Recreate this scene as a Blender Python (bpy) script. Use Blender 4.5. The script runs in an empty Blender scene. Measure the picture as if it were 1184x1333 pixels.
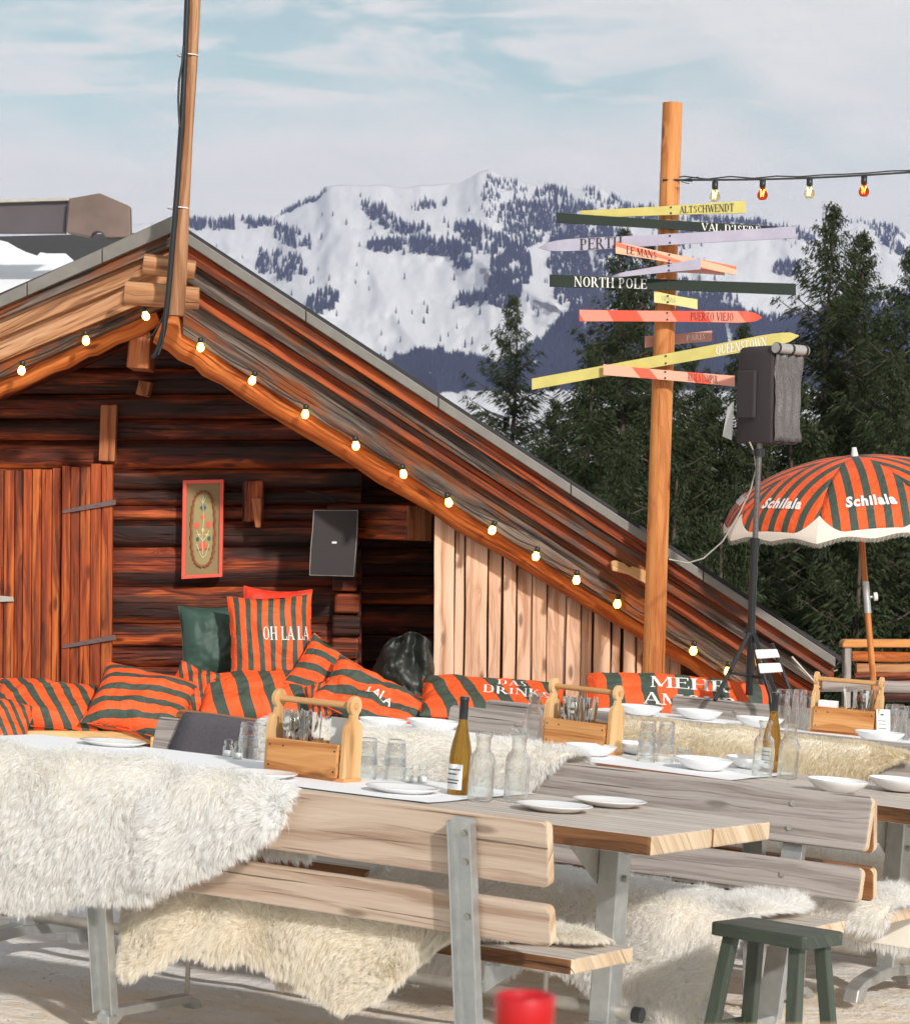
import bpy, math, random
import numpy as np
from mathutils import Vector, Matrix, noise
random.seed(7); RNG = np.random.default_rng(7)
PI = math.pi
# ------------------------------------------------------------------ camera, sky, sun, exposure
F, PITCH, ROLL, EYE = 3451.96, 0.0132, 0.0243, 1.6296
scene = bpy.context.scene
cp, sp, cr, sr = math.cos(PITCH), math.sin(PITCH), math.cos(ROLL), math.sin(ROLL)
_right = Vector((1, 0, 0)); _up = Vector((0, -sp, cp)); FW = Vector((0, cp, sp))
RT = _right*cr + _up*sr; UP = -_right*sr + _up*cr
CAM = Vector((0, 0, EYE))
cd = bpy.data.cameras.new('camera'); cam = bpy.data.objects.new('camera', cd)
scene.collection.objects.link(cam); scene.camera = cam
cam.matrix_world = Matrix(((RT.x, UP.x, -FW.x, 0), (RT.y, UP.y, -FW.y, 0), (RT.z, UP.z, -FW.z, EYE), (0, 0, 0, 1)))
cd.sensor_fit = 'HORIZONTAL'; cd.sensor_width = 36; cd.lens = F/1184*36
cd.clip_start = .05; cd.clip_end = 30000
cd.dof.use_dof = True; cd.dof.focus_distance = 12; cd.dof.aperture_fstop = (cd.lens/1000)/.007
SUN_AZ, SUN_EL = math.radians(64), math.radians(26)      # azimuth measured from +x towards the viewer
SUNV = Vector((math.cos(SUN_AZ)*math.cos(SUN_EL), -math.sin(SUN_AZ)*math.cos(SUN_EL), math.sin(SUN_EL)))
sd = bpy.data.lights.new('sun', 'SUN'); sd.energy = 3.1; sd.angle = math.radians(2.6); sd.color = (1, .95, .89)
so = bpy.data.objects.new('sun', sd); scene.collection.objects.link(so)
so.rotation_euler = SUNV.to_track_quat('Z', 'Y').to_euler()
scene.view_settings.view_transform = 'Standard'; scene.view_settings.look = 'None'
scene.view_settings.exposure = .26; scene.view_settings.gamma = 1
world = bpy.data.worlds.new('World'); scene.world = world; world.use_nodes = True
scene.cycles.transparent_max_bounces = 24; scene.cycles.max_bounces = 12; scene.cycles.diffuse_bounces = 6; scene.cycles.adaptive_threshold = .03; scene.cycles.transmission_bounces = 10

class N:
    """tiny node helper"""
    def __init__(s, tree): s.t = tree; s.n = tree.nodes; s.l = tree.links
    def new(s, typ, ins=None, **kw):
        n = s.n.new(typ)
        for k, v in kw.items(): setattr(n, k, v)
        for k, v in (ins or {}).items(): s.set(n.inputs[k], v)
        return n
    def set(s, sock, v):
        if hasattr(v, 'is_output') and v.is_output: s.l.new(v, sock)
        elif hasattr(v, 'outputs'): s.l.new(v.outputs[0], sock)
        else:
            if sock.type == 'RGBA' and hasattr(v, '__len__') and len(v) == 3: v = (*v, 1)
            sock.default_value = v
    def math(s, op, a, b=0, c=None, clamp=False):
        n = s.n.new('ShaderNodeMath'); n.operation = op; n.use_clamp = clamp
        s.set(n.inputs[0], a); s.set(n.inputs[1], b)
        if c is not None: s.set(n.inputs[2], c)
        return n.outputs[0]
    def noise(s, vec, scale, detail=4, rough=.55, dist=0):
        n = s.new('ShaderNodeTexNoise', {'Scale': scale, 'Detail': detail, 'Roughness': rough, 'Distortion': dist})
        s.l.new(vec, n.inputs['Vector']); return n.outputs[0]
    def ramp(s, f, stops, interp='LINEAR'):
        n = s.n.new('ShaderNodeValToRGB'); s.set(n.inputs[0], f); e = n.color_ramp.elements
        n.color_ramp.interpolation = interp
        while len(e) < len(stops): e.new(1)
        for x, (p, c) in zip(e, stops): x.position = p; x.color = (*c, 1) if len(c) == 3 else c
        return n.outputs[0]
    def mix(s, f, a, b, mode='MIX'):
        n = s.n.new('ShaderNodeMix'); n.data_type = 'RGBA'; n.blend_type = mode
        s.set(n.inputs[0], f); s.set(n.inputs[6], a); s.set(n.inputs[7], b); return n.outputs[2]
    def vscale(s, v, sc, off=(0, 0, 0)):
        n = s.n.new('ShaderNodeMapping'); s.l.new(v, n.inputs[0]); n.inputs['Scale'].default_value = sc
        n.inputs['Location'].default_value = off; return n.outputs[0]
g = (.5, .5, .5)
def build_world():
    t = N(world.node_tree); t.n.clear()
    out = t.new('ShaderNodeOutputWorld')
    sky = t.new('ShaderNodeTexSky', sky_type='NISHITA'); sky.sun_disc = False
    sky.sun_elevation = SUN_EL; sky.sun_rotation = math.atan2(SUNV.x, SUNV.y)
    sky.air_density = 1; sky.dust_density = 1.5; sky.ozone_density = 1; sky.altitude = 1500
    tc = t.new('ShaderNodeTexCoord'); sx = t.new('ShaderNodeSeparateXYZ'); t.l.new(tc.outputs['Generated'], sx.inputs[0])
    yy = t.math('MAXIMUM', sx.outputs[1], .05)
    gx = t.math('DIVIDE', sx.outputs[0], yy); gz = t.math('DIVIDE', sx.outputs[2], yy)     # a cloud sheet seen over the mountains
    cv = t.new('ShaderNodeCombineXYZ', {0: gx, 1: gz}).outputs[0]
    w = t.noise(t.vscale(cv, (9, 16, 1)), 1, 3, .5)
    gzw = t.math('ADD', gz, t.math('MULTIPLY', t.math('SUBTRACT', w, .5), .10))
    low = t.new('ShaderNodeMapRange', {0: gzw, 1: .192, 2: .142, 3: 0, 4: 1}, interpolation_type='SMOOTHSTEP').outputs[0]
    dg = t.math('ADD', gzw, t.math('MULTIPLY', gx, .42))     # high veil, thicker to the right
    hi = t.new('ShaderNodeMapRange', {0: dg, 1: .195, 2: .235, 3: 0, 4: .92}, interpolation_type='SMOOTHSTEP').outputs[0]
    rot = t.new('ShaderNodeMapping', {'Rotation': (0, 0, .30), 'Scale': (6, 34, 1), 'Location': (2.1, .6, 0)}); t.l.new(cv, rot.inputs[0])
    ci = t.noise(rot.outputs[0], 1.6, 7, .6, .9)
    wisps = t.new('ShaderNodeMapRange', {0: ci, 1: .42, 2: .60, 3: 0, 4: .85}, interpolation_type='SMOOTHSTEP').outputs[0]
    fine = t.noise(t.vscale(cv, (10, 40, 1)), 2, 6, .6, .5)
    m = t.math('MAXIMUM', t.math('MAXIMUM', low, hi), wisps)
    m = t.math('MULTIPLY', m, t.math('ADD', .80, t.math('MULTIPLY', fine, .34)), clamp=True)
    m = t.math('MINIMUM', m, .97)
    hsv = t.new('ShaderNodeHueSaturation', {'Saturation': .62, 'Color': sky.outputs[0]})
    skyc = t.mix(1, hsv, (.66, .745, .60, 1), 'MULTIPLY')
    bg1 = t.new('ShaderNodeBackground', {'Color': skyc, 'Strength': .15})
    cl = t.mix(fine, (.66, .655, .615, 1), (.79, .78, .735, 1))
    bg2 = t.new('ShaderNodeBackground', {'Color': cl, 'Strength': 1.12})
    up = t.new('ShaderNodeMapRange', {0: sx.outputs[2], 1: .30, 2: .75, 3: 1, 4: .35}, interpolation_type='SMOOTHSTEP').outputs[0]
    mx = t.new('ShaderNodeMixShader', {0: t.math('MULTIPLY', m, up), 1: bg1, 2: bg2})
    t.l.new(mx.outputs[0], out.inputs[0])
build_world()

# ------------------------------------------------------------------ projection helpers (where a photographed point lies in the world)
def ray(px, py): return RT*((px-592)/F) - UP*((py-666.5)/F) + FW
def P(px, py, D):
    r = ray(px, py); return CAM + r*(D/r.y)
def PZ(px, py, z):
    r = ray(px, py); return CAM + r*((z-EYE)/r.z)
TH = .5373
class Frame:
    def __init__(s, row):
        c, sn = math.cos(TH), math.sin(TH)
        U = Vector((c, -sn, -.0305)).normalized(); V = Vector((sn, c, -.0253)); V = (V-U*U.dot(V)).normalized(); W = U.cross(V)
        O = Vector((.81, 8.3861, 0)) + U*(.132*row) + V*(2.1386*row)
        dz, sl = ((0, .006), (-.02, .022), (.05, .010))[row] if row < 3 else (.09, .01)
        O = O + W*dz; U = (U - W*sl).normalized(); V = (V-U*U.dot(V)).normalized(); W = U.cross(V)
        s.O, s.U, s.V, s.W = O, U, V, W
        s.M = Matrix(((U.x, V.x, W.x, O.x), (U.y, V.y, W.y, O.y), (U.z, V.z, W.z, O.z), (0, 0, 0, 1)))
    def at(s, u, v, z): return s.O + s.U*u + s.V*v + s.W*z
    def hit(s, px, py, z):
        r = ray(px, py); o = s.at(0, 0, z); t = (o-CAM).dot(s.W)/r.dot(s.W); q = CAM + r*t - s.O
        return q.dot(s.U), q.dot(s.V)
ROW = [Frame(0), Frame(1), Frame(2)]
def ground_z(x, y):
    c, sn = math.cos(TH), math.sin(TH)
    dx, dy = x-.81, y-8.3861
    u = c*dx - sn*dy; v = sn*dx + c*dy
    z = -.0305*u - .0253*v
    r = min(max(v/2.14, 0), 2.3); uu = -min(max(u, -3.6), .6)
    cs = [.006*uu, -.02+.022*uu, .05+.010*uu, .06+.01*uu]
    i = int(r); f = r-i
    z += cs[i]*(1-f)+cs[i+1]*f
    if y > 14.5: z += (.0253*.86+.0156*.5)*(y-14.5)*.9
    if y > 24: z -= .28*(y-24)
    return z

# ------------------------------------------------------------------ object helpers
def link(o): scene.collection.objects.link(o); return o
def tag(o, label=None, cat=None, group=None, kind=None):
    if label: o['label'] = label
    if cat: o['category'] = cat
    if group: o['group'] = group
    if kind: o['kind'] = kind
    return o
def empty(name, M=None, label=None, cat=None, group=None):
    o = bpy.data.objects.new(name, None); link(o); o.empty_display_size = .1
    if M is not None: o.matrix_world = M if isinstance(M, Matrix) else Matrix.Translation(M)
    return tag(o, label, cat, group)
def rnd(a, b): return random.uniform(a, b)
class MB:
    def __init__(s): s.v = []; s.f = []; s.uv = []; s.mi = []; s.sm = []
    def face(s, pts, uvs, mi=0, smooth=False):
        i = len(s.v); s.v += [tuple(p) for p in pts]; s.f.append(tuple(range(i, i+len(pts)))); s.uv += [tuple(q) for q in uvs]
        s.mi.append(mi); s.sm.append(smooth)
    def grid(s, P2, UV, closed_u=False, mi=0, smooth=True, flip=False):
        """P2[i][j] points with shared vertices"""
        b = len(s.v); n = len(P2); m = len(P2[0])
        for r in P2: s.v += [tuple(p) for p in r]
        for i in range(n-1):
            for j in range(m if closed_u else m-1):
                j2 = (j+1) % m
                q = [(i, j), (i, j2), (i+1, j2), (i+1, j)]
                qq = [(i, j), (i, j+1), (i+1, j+1), (i+1, j)]
                if flip: q.reverse(); qq.reverse()
                s.f.append(tuple(b+a*m+c for a, c in q)); s.uv += [UV(a, c) for a, c in qq]; s.mi.append(mi); s.sm.append(smooth)
    def box(s, c, X, Y, Z, grain=0, mi=0):
        """centre and three full-size edge vectors; grain = index of the long axis"""
        c = Vector(c); A = [Vector(X)*.5, Vector(Y)*.5, Vector(Z)*.5]; g = A[grain].normalized(); r1, r2 = rnd(0, 50), rnd(0, 50)
        b = len(s.v); idx = {}
        for i in (-1, 1):
            for j in (-1, 1):
                for k in (-1, 1):
                    idx[i, j, k] = len(s.v); s.v.append(tuple(c+A[0]*i+A[1]*j+A[2]*k))
        def fc(keys, ax):
            s.f.append(tuple(idx[k] for k in keys)); s.mi.append(mi); s.sm.append(False)
            o = [q for q in range(3) if q != ax]
            for k in keys:
                d = {q: k[q]*A[q].length for q in range(3)}
                if ax == grain: s.uv.append((r1+d[o[0]]*.3, r2+d[o[1]]))
                else:
                    ot = [q for q in o if q != grain][0]; s.uv.append((r1+d[grain], r2+d[ot]+ax*.37))
        fl = A[0].cross(A[1]).dot(A[2]) < 0
        for ks, ax in ((((-1,-1,-1),(-1,-1,1),(-1,1,1),(-1,1,-1)),0),(((1,-1,-1),(1,1,-1),(1,1,1),(1,-1,1)),0),(((-1,-1,-1),(1,-1,-1),(1,-1,1),(-1,-1,1)),1),
                   (((-1,1,-1),(-1,1,1),(1,1,1),(1,1,-1)),1),(((-1,-1,-1),(-1,1,-1),(1,1,-1),(1,-1,-1)),2),(((-1,-1,1),(1,-1,1),(1,1,1),(-1,1,1)),2)):
            fc(list(reversed(ks)) if fl else ks, ax)
    def prism(s, pts, ext, grain, mi=0, smooth_side=False, v2=None):
        """polygon pts (3D, planar) extruded by ext; uv u runs along grain"""
        pts = [Vector(p) for p in pts]; ext = Vector(ext); g = Vector(grain).normalized()
        nrm = ext.normalized(); w = nrm.cross(g).normalized(); r1, r2 = rnd(0, 50), rnd(0, 50)
        area = Vector((0, 0, 0))
        for i in range(len(pts)): area += pts[i].cross(pts[(i+1) % len(pts)])
        if area.dot(ext) > 0: pts.reverse()
        b = len(s.v); n = len(pts); s.v += [tuple(p) for p in pts]+[tuple(p+ext) for p in pts]
        uv = lambda p, k=0: (r1+p.dot(g), r2+p.dot(w)+k)
        s.f.append(tuple(b+i for i in range(n))); s.uv += [uv(p) for p in pts]; s.mi.append(mi); s.sm.append(False)
        s.f.append(tuple(b+n+i for i in reversed(range(n)))); s.uv += [uv(p) for p in reversed(pts)]; s.mi.append(mi); s.sm.append(False)
        for i in range(n):
            j = (i+1) % n; s.f.append((b+i, b+n+i, b+n+j, b+j)); s.mi.append(mi); s.sm.append(smooth_side); L = ext.length
            s.uv += [uv(pts[i]), uv(pts[i], L), uv(pts[j], L), uv(pts[j])]
    def tube(s, path, rad, n=12, mi=0, cap=True, smooth=True, ecc=None):
        path = [Vector(p) for p in path]; m = len(path)
        if not hasattr(rad, '__len__'): rad = [rad]*m
        rows = []; L = [0]
        for i in range(1, m): L.append(L[-1]+(path[i]-path[i-1]).length)
        r1, r2 = rnd(0, 50), rnd(0, 50); ref = None
        for i in range(m):
            t = (path[min(i+1, m-1)]-path[max(i-1, 0)]).normalized()
            if ref is None:
                ref = t.orthogonal().normalized() if ecc is None else (Vector(ecc[0])-t*t.dot(Vector(ecc[0]))).normalized()
            ref = (ref-t*t.dot(ref)).normalized(); b2 = t.cross(ref)
            k = 1 if ecc is None else ecc[1]
            rows.append([path[i]+(ref*math.cos(2*PI*j/n)+b2*math.sin(2*PI*j/n)*k)*rad[i] for j in range(n)])
        R0 = sum(rad)/m
        s.grid(rows, lambda a, c: (r1+L[a], r2+c/n*2*PI*R0), closed_u=True, mi=mi, smooth=smooth, flip=True)
        if cap:
            for rr, fl in ((rows[0], 0), (rows[-1], 1)):
                q = rr if fl else list(reversed(rr)); c = sum(q, Vector((0, 0, 0)))/n
                s.face(q, [(r1+(p-c).x*.4, r2+(p-c).z) for p in q], mi, False)
    def lathe(s, prof, M=None, n=32, mi=0, facet=None, smooth=True):
        rows = []
        for r, z in prof:
            row = []
            for j in range(n):
                a = 2*PI*j/n; rr = r*(facet(a, z) if facet else 1); p = Vector((rr*math.cos(a), rr*math.sin(a), z)); row.append(M@p if M else p)
            rows.append(row)
        s.grid(rows, lambda a, c: (c/n, a/len(prof)), closed_u=True, mi=mi, smooth=smooth)
    def build(s, name, mat, parent=None, bevel=0, seg=2, auto=False):
        me = bpy.data.meshes.new(name); me.from_pydata(s.v, [], s.f)
        ul = me.uv_layers.new(name='UVMap'); ul.data.foreach_set('uv', np.array(s.uv, dtype=np.float32).ravel())
        me.polygons.foreach_set('material_index', s.mi); me.polygons.foreach_set('use_smooth', s.sm)
        for m in (mat if isinstance(mat, (list, tuple)) else [mat]): me.materials.append(m)
        me.update(); o = bpy.data.objects.new(name, me); link(o)
        if parent: o.parent = parent
        if bevel:
            b = o.modifiers.new('bevel', 'BEVEL'); b.width = bevel; b.segments = seg; b.limit_method = 'ANGLE'; b.angle_limit = math.radians(40)
        return o
def copy_tree(o, parent=None, M=None):
    c = o.copy(); link(c); c.parent = parent
    if M is not None: c.matrix_world = M
    for ch in list(o.children): 
        k = copy_tree(ch, c); k.matrix_parent_inverse = ch.matrix_parent_inverse.copy()
    return c

# ------------------------------------------------------------------ materials
def mat(name):
    m = bpy.data.materials.new(name); m.use_nodes = True; t = N(m.node_tree)
    return m, t, t.n['Principled BSDF']
def plain(name, col, rough=.6, metal=0, bump=0, bscale=60, var=.12, spec=.5, **kw):
    m, t, b = mat(name); tc = t.new('ShaderNodeTexCoord').outputs['Object']
    n = t.noise(tc, bscale*.25, 5)
    c = t.mix(n, tuple(x*(1-var) for x in col), tuple(min(1, x*(1+var)) for x in col))
    t.set(b.inputs['Base Color'], c); b.inputs['Metallic'].default_value = metal; b.inputs['Specular IOR Level'].default_value = spec
    t.set(b.inputs['Roughness'], t.math('ADD', rough-.06, t.math('MULTIPLY', n, .12)))
    if bump:
        bp = t.new('ShaderNodeBump', {'Strength': bump, 'Distance': .004, 'Height': t.noise(tc, bscale, 5)}); t.set(b.inputs['Normal'], bp)
    for k, v in kw.items(): b.inputs[k.replace('_', ' ')].default_value = v
    return m
def wood(name, cols, grain=1.0, rough=.7, dark=None, darkamt=.5, knots=.5, bump=.35, ring=22, spec=.25, weather=None, wamt=.5, cracks=.5):
    """cols: 3 tones light..dark; UV.u runs along the grain in metres"""
    m, t, b = mat(name); uv = t.new('ShaderNodeUVMap', uv_map='UVMap').outputs[0]
    warp = t.noise(t.vscale(uv, (.55, 3.2, 1)), 1, 3, .5)
    # knots pull the growth lines round themselves
    vor = t.new('ShaderNodeTexVoronoi', {'Scale': 1.0, 'Randomness': 1}, voronoi_dimensions='2D'); t.l.new(t.vscale(uv, (1.9, 6.5, 1)), vor.inputs['Vector'])
    kd = vor.outputs['Distance']
    pull = t.math('DIVIDE', .10, t.math('ADD', kd, .16))
    sp2 = t.new('ShaderNodeSeparateXYZ'); t.l.new(uv, sp2.inputs[0])
    rr = t.math('ADD', t.math('MULTIPLY', sp2.outputs[1], ring*grain), t.math('MULTIPLY', warp, 4.2))
    rr = t.math('ADD', rr, t.math('MULTIPLY', pull, 1.8*knots))
    wv = t.math('SINE', t.math('MULTIPLY', rr, 5.2)); wv = t.math('POWER', t.math('ADD', t.math('MULTIPLY', wv, .5), .5), .55)
    fib = t.noise(t.vscale(uv, (5, 120, 1)), 1, 5, .7); fib2 = t.noise(t.vscale(uv, (1.2, 38, 1)), 1, 4, .6)
    rv = t.new('ShaderNodeCombineXYZ', {0: t.math('MULTIPLY', sp2.outputs[0], .5), 1: t.math('MULTIPLY', rr, 1.35)}).outputs[0]
    rn = t.noise(rv, 1, 5, .62)
    f = t.math('ADD', t.math('MULTIPLY', wv, .10), t.math('ADD', t.math('MULTIPLY', rn, .62), t.math('ADD', t.math('MULTIPLY', fib, .30), t.math('MULTIPLY', fib2, .28))))
    col = t.ramp(f, [(.50, cols[2]), (.64, cols[1]), (.82, cols[0])])
    la = t.math('ABSOLUTE', t.math('SINE', t.math('ADD', t.math('MULTIPLY', rr, 2.6), t.math('MULTIPLY', rn, 7))))
    lm = t.new('ShaderNodeMapRange', {0: la, 1: .0, 2: .34, 3: 1, 4: 0}, interpolation_type='SMOOTHSTEP').outputs[0]
    lm = t.math('MULTIPLY', lm, t.math('MULTIPLY', fib2, 1.1, clamp=True))
    col = t.mix(t.math('MULTIPLY', lm, .75), col, tuple(x*.75 for x in cols[2])); f = t.math('SUBTRACT', f, t.math('MULTIPLY', lm, .35))
    if weather:
        wn = t.noise(t.vscale(uv, (1.4, 7, 1)), 1, 5, .62)
        wm = t.new('ShaderNodeMapRange', {0: wn, 1: .52-wamt*.3, 2: .66-wamt*.25}, interpolation_type='SMOOTHSTEP').outputs[0]
        col = t.mix(wm, col, t.mix(fib2, tuple(x*.55 for x in weather), weather))
    if dark:
        dn = t.noise(t.vscale(uv, (.42, 4.5, 1), (7, 3, 0)), 1, 6, .68)
        dm = t.new('ShaderNodeMapRange', {0: dn, 1: .66-darkamt*.3, 2: .82-darkamt*.3, 4: .9}, interpolation_type='SMOOTHSTEP').outputs[0]
        col = t.mix(dm, col, dark)
    if knots:
        km = t.new('ShaderNodeMapRange', {0: kd, 1: .05, 2: .11, 3: .75*min(1, knots+.3), 4: 0}).outputs[0]
        keep = t.math('GREATER_THAN', t.new('ShaderNodeSeparateColor', {0: vor.outputs['Color']}).outputs[0], .55)
        col = t.mix(t.math('MULTIPLY', km, keep), col, tuple(x*.35 for x in cols[2]))
    if cracks:
        cn = t.noise(t.vscale(uv, (1.1, 60, 1), (3, 9, 0)), 1, 3, .5)
        cm = t.new('ShaderNodeMapRange', {0: cn, 1: .68-.07*cracks, 2: .71-.07*cracks}).outputs[0]
        col = t.mix(t.math('MULTIPLY', cm, .75), col, tuple(x*.2 for x in cols[2]))
        f = t.math('SUBTRACT', f, cm)
    t.set(b.inputs['Base Color'], col); b.inputs['Specular IOR Level'].default_value = spec
    t.set(b.inputs['Roughness'], t.math('ADD', rough-.1, t.math('MULTIPLY', fib2, .2)))
    bp = t.new('ShaderNodeBump', {'Strength': min(1, bump*1.3), 'Distance': .009, 'Height': f}); t.set(b.inputs['Normal'], bp)
    return m
def stripes(name, n, soft=.0):
    m, t, b = mat(name); uv = t.new('ShaderNodeUVMap', uv_map='UVMap').outputs[0]
    s2 = t.new('ShaderNodeSeparateXYZ'); t.l.new(uv, s2.inputs[0])
    fr = t.math('FRACT', t.math('MULTIPLY', s2.outputs[0], n)); k = t.math('GREATER_THAN', fr, .54)
    tc = t.new('ShaderNodeTexCoord').outputs['Object']; nz = t.noise(tc, 9, 4)
    o = t.mix(nz, (.84, .092, .017), (.93, .135, .032)); gcol = t.mix(nz, (.045, .068, .052), (.075, .10, .075))
    t.set(b.inputs['Base Color'], t.mix(k, o, gcol)); b.inputs['Roughness'].default_value = .62; b.inputs['Specular IOR Level'].default_value = .35
    wv = t.noise(t.vscale(uv, (260, 260, 1)), 1, 2)
    fold = t.noise(tc, 5, 5, .6, .8)
    h = t.math('ADD', t.math('MULTIPLY', fold, 9), t.math('MULTIPLY', wv, .15))
    t.set(b.inputs['Normal'], t.new('ShaderNodeBump', {'Strength': .5, 'Distance': .012, 'Height': h}))
    return m
def glass(name, col=(1, 1, 1), rough=.0, ior=1.45, thin=.9):
    m, t, b = mat(name); b.inputs['Transmission Weight'].default_value = 1; b.inputs['Roughness'].default_value = rough
    b.inputs['Base Color'].default_value = (*col, 1); b.inputs['IOR'].default_value = ior
    out = t.n['Material Output']; tr = t.new('ShaderNodeBsdfTransparent', {'Color': (*[x**.6 for x in col], 1)}); lw = t.new('ShaderNodeLayerWeight', {'Blend': .5})
    mx = t.new('ShaderNodeMixShader', {0: t.math('MULTIPLY', t.math('SUBTRACT', 1, t.math('POWER', lw.outputs['Facing'], 1.3)), thin)}); t.l.new(b.outputs[0], mx.inputs[1]); t.l.new(tr.outputs[0], mx.inputs[2]); t.l.new(mx.outputs[0], out.inputs[0])
    return m
def wool(name, tip, root):
    m, t, b = mat(name); uv = t.new('ShaderNodeUVMap', uv_map='UVMap').outputs[0]
    s2 = t.new('ShaderNodeSeparateXYZ'); t.l.new(uv, s2.inputs[0]); tc = t.new('ShaderNodeTexCoord').outputs['Object']
    nz = t.noise(tc, 7, 3); f = t.math('ADD', t.math('MULTIPLY', s2.outputs[1], .8), t.math('MULTIPLY', t.math('SUBTRACT', nz, .5), .9), clamp=True)
    c = t.mix(f, root, tip); c = t.mix(t.math('MULTIPLY', s2.outputs[0], .12), c, tuple(x*.85 for x in root))
    out = t.n['Material Output']; d = t.new('ShaderNodeBsdfDiffuse', {'Color': c}); tr = t.new('ShaderNodeBsdfTranslucent', {'Color': c})
    mx = t.new('ShaderNodeMixShader', {0: .5, 1: d, 2: tr}); tp = t.new('ShaderNodeBsdfTransparent'); m2 = t.new('ShaderNodeMixShader', {0: .30, 1: mx, 2: tp}); t.l.new(m2.outputs[0], out.inputs[0]); t.n.remove(b)
    return m
M = {}
M['old'] = wood('grey_weathered_wood', [(.48, .43, .40), (.37, .325, .30), (.20, .165, .145)], dark=(.10, .07, .05), darkamt=.12, knots=.4, rough=.75)
M['tan'] = wood('tan_bench_wood', [(.62, .49, .39), (.52, .39, .30), (.36, .24, .165)], dark=(.24, .11, .055), darkamt=.42, knots=.5, rough=.6, ring=14)
M['brownb'] = wood('brown_bench_wood', [(.42, .19, .075), (.31, .13, .05), (.16, .06, .02)], rough=.5, knots=.4)
M['top'] = wood('pale_table_wood', [(.66, .60, .54), (.55, .48, .42), (.40, .32, .26)], dark=(.22, .12, .06), darkamt=.12, knots=.35, rough=.7)
M['endg'] = wood('sawn_end_wood', [(.72, .58, .42), (.60, .45, .30), (.46, .31, .18)], ring=5, knots=.1, rough=.7)
M['bark'] = wood('bark_edge_wood', [(.30, .15, .075), (.18, .08, .035), (.06, .03, .015)], ring=9, knots=.8, rough=.8, dark=(.03, .02, .012), darkamt=.5)
RED = [(.50, .13, .022), (.30, .060, .010), (.10, .018, .005)]
M['wall'] = wood('red_brown_log_wood', [(.70, .15, .028), (.22, .030, .007), (.022, .005, .003)], dark=(.010, .004, .003), darkamt=.90, knots=.6, rough=.55, bump=.7, cracks=1, ring=8, spec=.35)
M['door'] = wood('orange_door_planks', [(.66, .17, .028), (.34, .055, .010), (.075, .012, .004)], dark=(.035, .008, .004), darkamt=.62, knots=.5, rough=.5, bump=.5, ring=9, spec=.35)
M['f_red'] = wood('red_fascia_wood', [(.54, .12, .025), (.28, .045, .010), (.06, .014, .006)], dark=(.045, .025, .018), darkamt=.5, weather=(.15, .08, .06), wamt=.1, rough=.6, bump=.6, ring=16, cracks=1)
M['f_grey'] = wood('grey_fascia_wood', [(.26, .21, .175), (.10, .075, .062), (.022, .015, .012)], dark=(.022, .015, .012), darkamt=.5, weather=(.30, .085, .025), wamt=.2, rough=.75, bump=.8, ring=18, cracks=1)
M['f_tan'] = wood('tan_fascia_wood', [(.62, .40, .25), (.42, .20, .09), (.15, .06, .03)], dark=(.08, .055, .045), darkamt=.5, rough=.65, bump=.6, ring=12, cracks=.8)
M['logo'] = wood('orange_log_wood', [(.66, .23, .055), (.44, .11, .022), (.18, .035, .010)], dark=(.16, .03, .010), darkamt=.45, rough=.55, bump=.5, ring=10, knots=.8)
M['post'] = wood('orange_post_wood', [(.70, .32, .11), (.56, .21, .06), (.36, .10, .025)], dark=(.40, .11, .03), darkamt=.22, rough=.5, bump=.2, ring=7, knots=.9, cracks=.4)
M['plank'] = wood('pale_cladding_wood', [(.80, .57, .42), (.68, .43, .29), (.42, .21, .12)], dark=(.36, .14, .06), darkamt=.3, rough=.65, knots=.8, ring=8, cracks=.3, bump=.3)
M['pine'] = wood('new_pine_wood', [(.74, .50, .26), (.64, .38, .17), (.48, .24, .085)], rough=.55, ring=10, knots=.2, cracks=0, bump=.2)
M['pineface'] = wood('figured_pine_wood', [(.68, .36, .15), (.55, .25, .085), (.36, .12, .03)], rough=.5, ring=11, knots=.9, cracks=0, bump=.2)
M['pole'] = wood('peeled_pole_wood', [(.50, .30, .17), (.36, .17, .08), (.18, .06, .025)], dark=(.12, .04, .02), darkamt=.55, rough=.7, bump=.7, ring=14, knots=.6)
M['stub'] = wood('log_end_wood', [(.62, .36, .19), (.44, .20, .09), (.22, .08, .03)], rough=.65, bump=.5, ring=10, dark=(.2, .05, .02), darkamt=.3)
M['stubr'] = wood('reddish_log_end_wood', [(.56, .24, .11), (.38, .12, .045), (.16, .04, .014)], rough=.6, bump=.6, ring=10, dark=(.12, .03, .012), darkamt=.45)
M['bench'] = wood('yellow_bench_plank', [(.80, .55, .28), (.68, .42, .18), (.46, .24, .09)], rough=.55, ring=9, knots=.5, cracks=.2)
M['rail'] = wood('orange_rail_wood', [(.80, .40, .14), (.66, .28, .08), (.42, .13, .03)], rough=.5, ring=9, knots=.5, cracks=.2)
M['stool'] = wood('green_painted_wood', [(.068, .085, .062), (.052, .066, .048), (.032, .042, .030)], rough=.45, ring=10, knots=.1, cracks=.2, bump=.3, spec=.5)
M['galv'] = plain('galvanised_steel', (.50, .51, .50), .42, .75, .15, 90, .25)
M['galvd'] = plain('dull_galvanised_steel', (.46, .43, .38), .5, .6, .25, 70, .35)
M['tin'] = plain('weathered_roof_tin', (.20, .185, .165), .5, .35, .3, 40, .3)
M['tin2'] = plain('stained_roof_metal', (.17, .12, .10), .55, .35, .4, 12, .5)
M['slate'] = plain('purple_grey_metal', (.085, .072, .08), .5, .2, .2, 20, .15)
M['felt'] = plain('black_roof_felt', (.045, .043, .045), .95, 0, .8, 80, .4)
M['black'] = plain('black_plastic', (.02, .02, .021), .4)
M['blackm'] = plain('black_painted_metal', (.018, .018, .02), .3, .2)
M['iron'] = plain('old_iron', (.16, .11, .105), .6, .5, .5, 50, .4)
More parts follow.
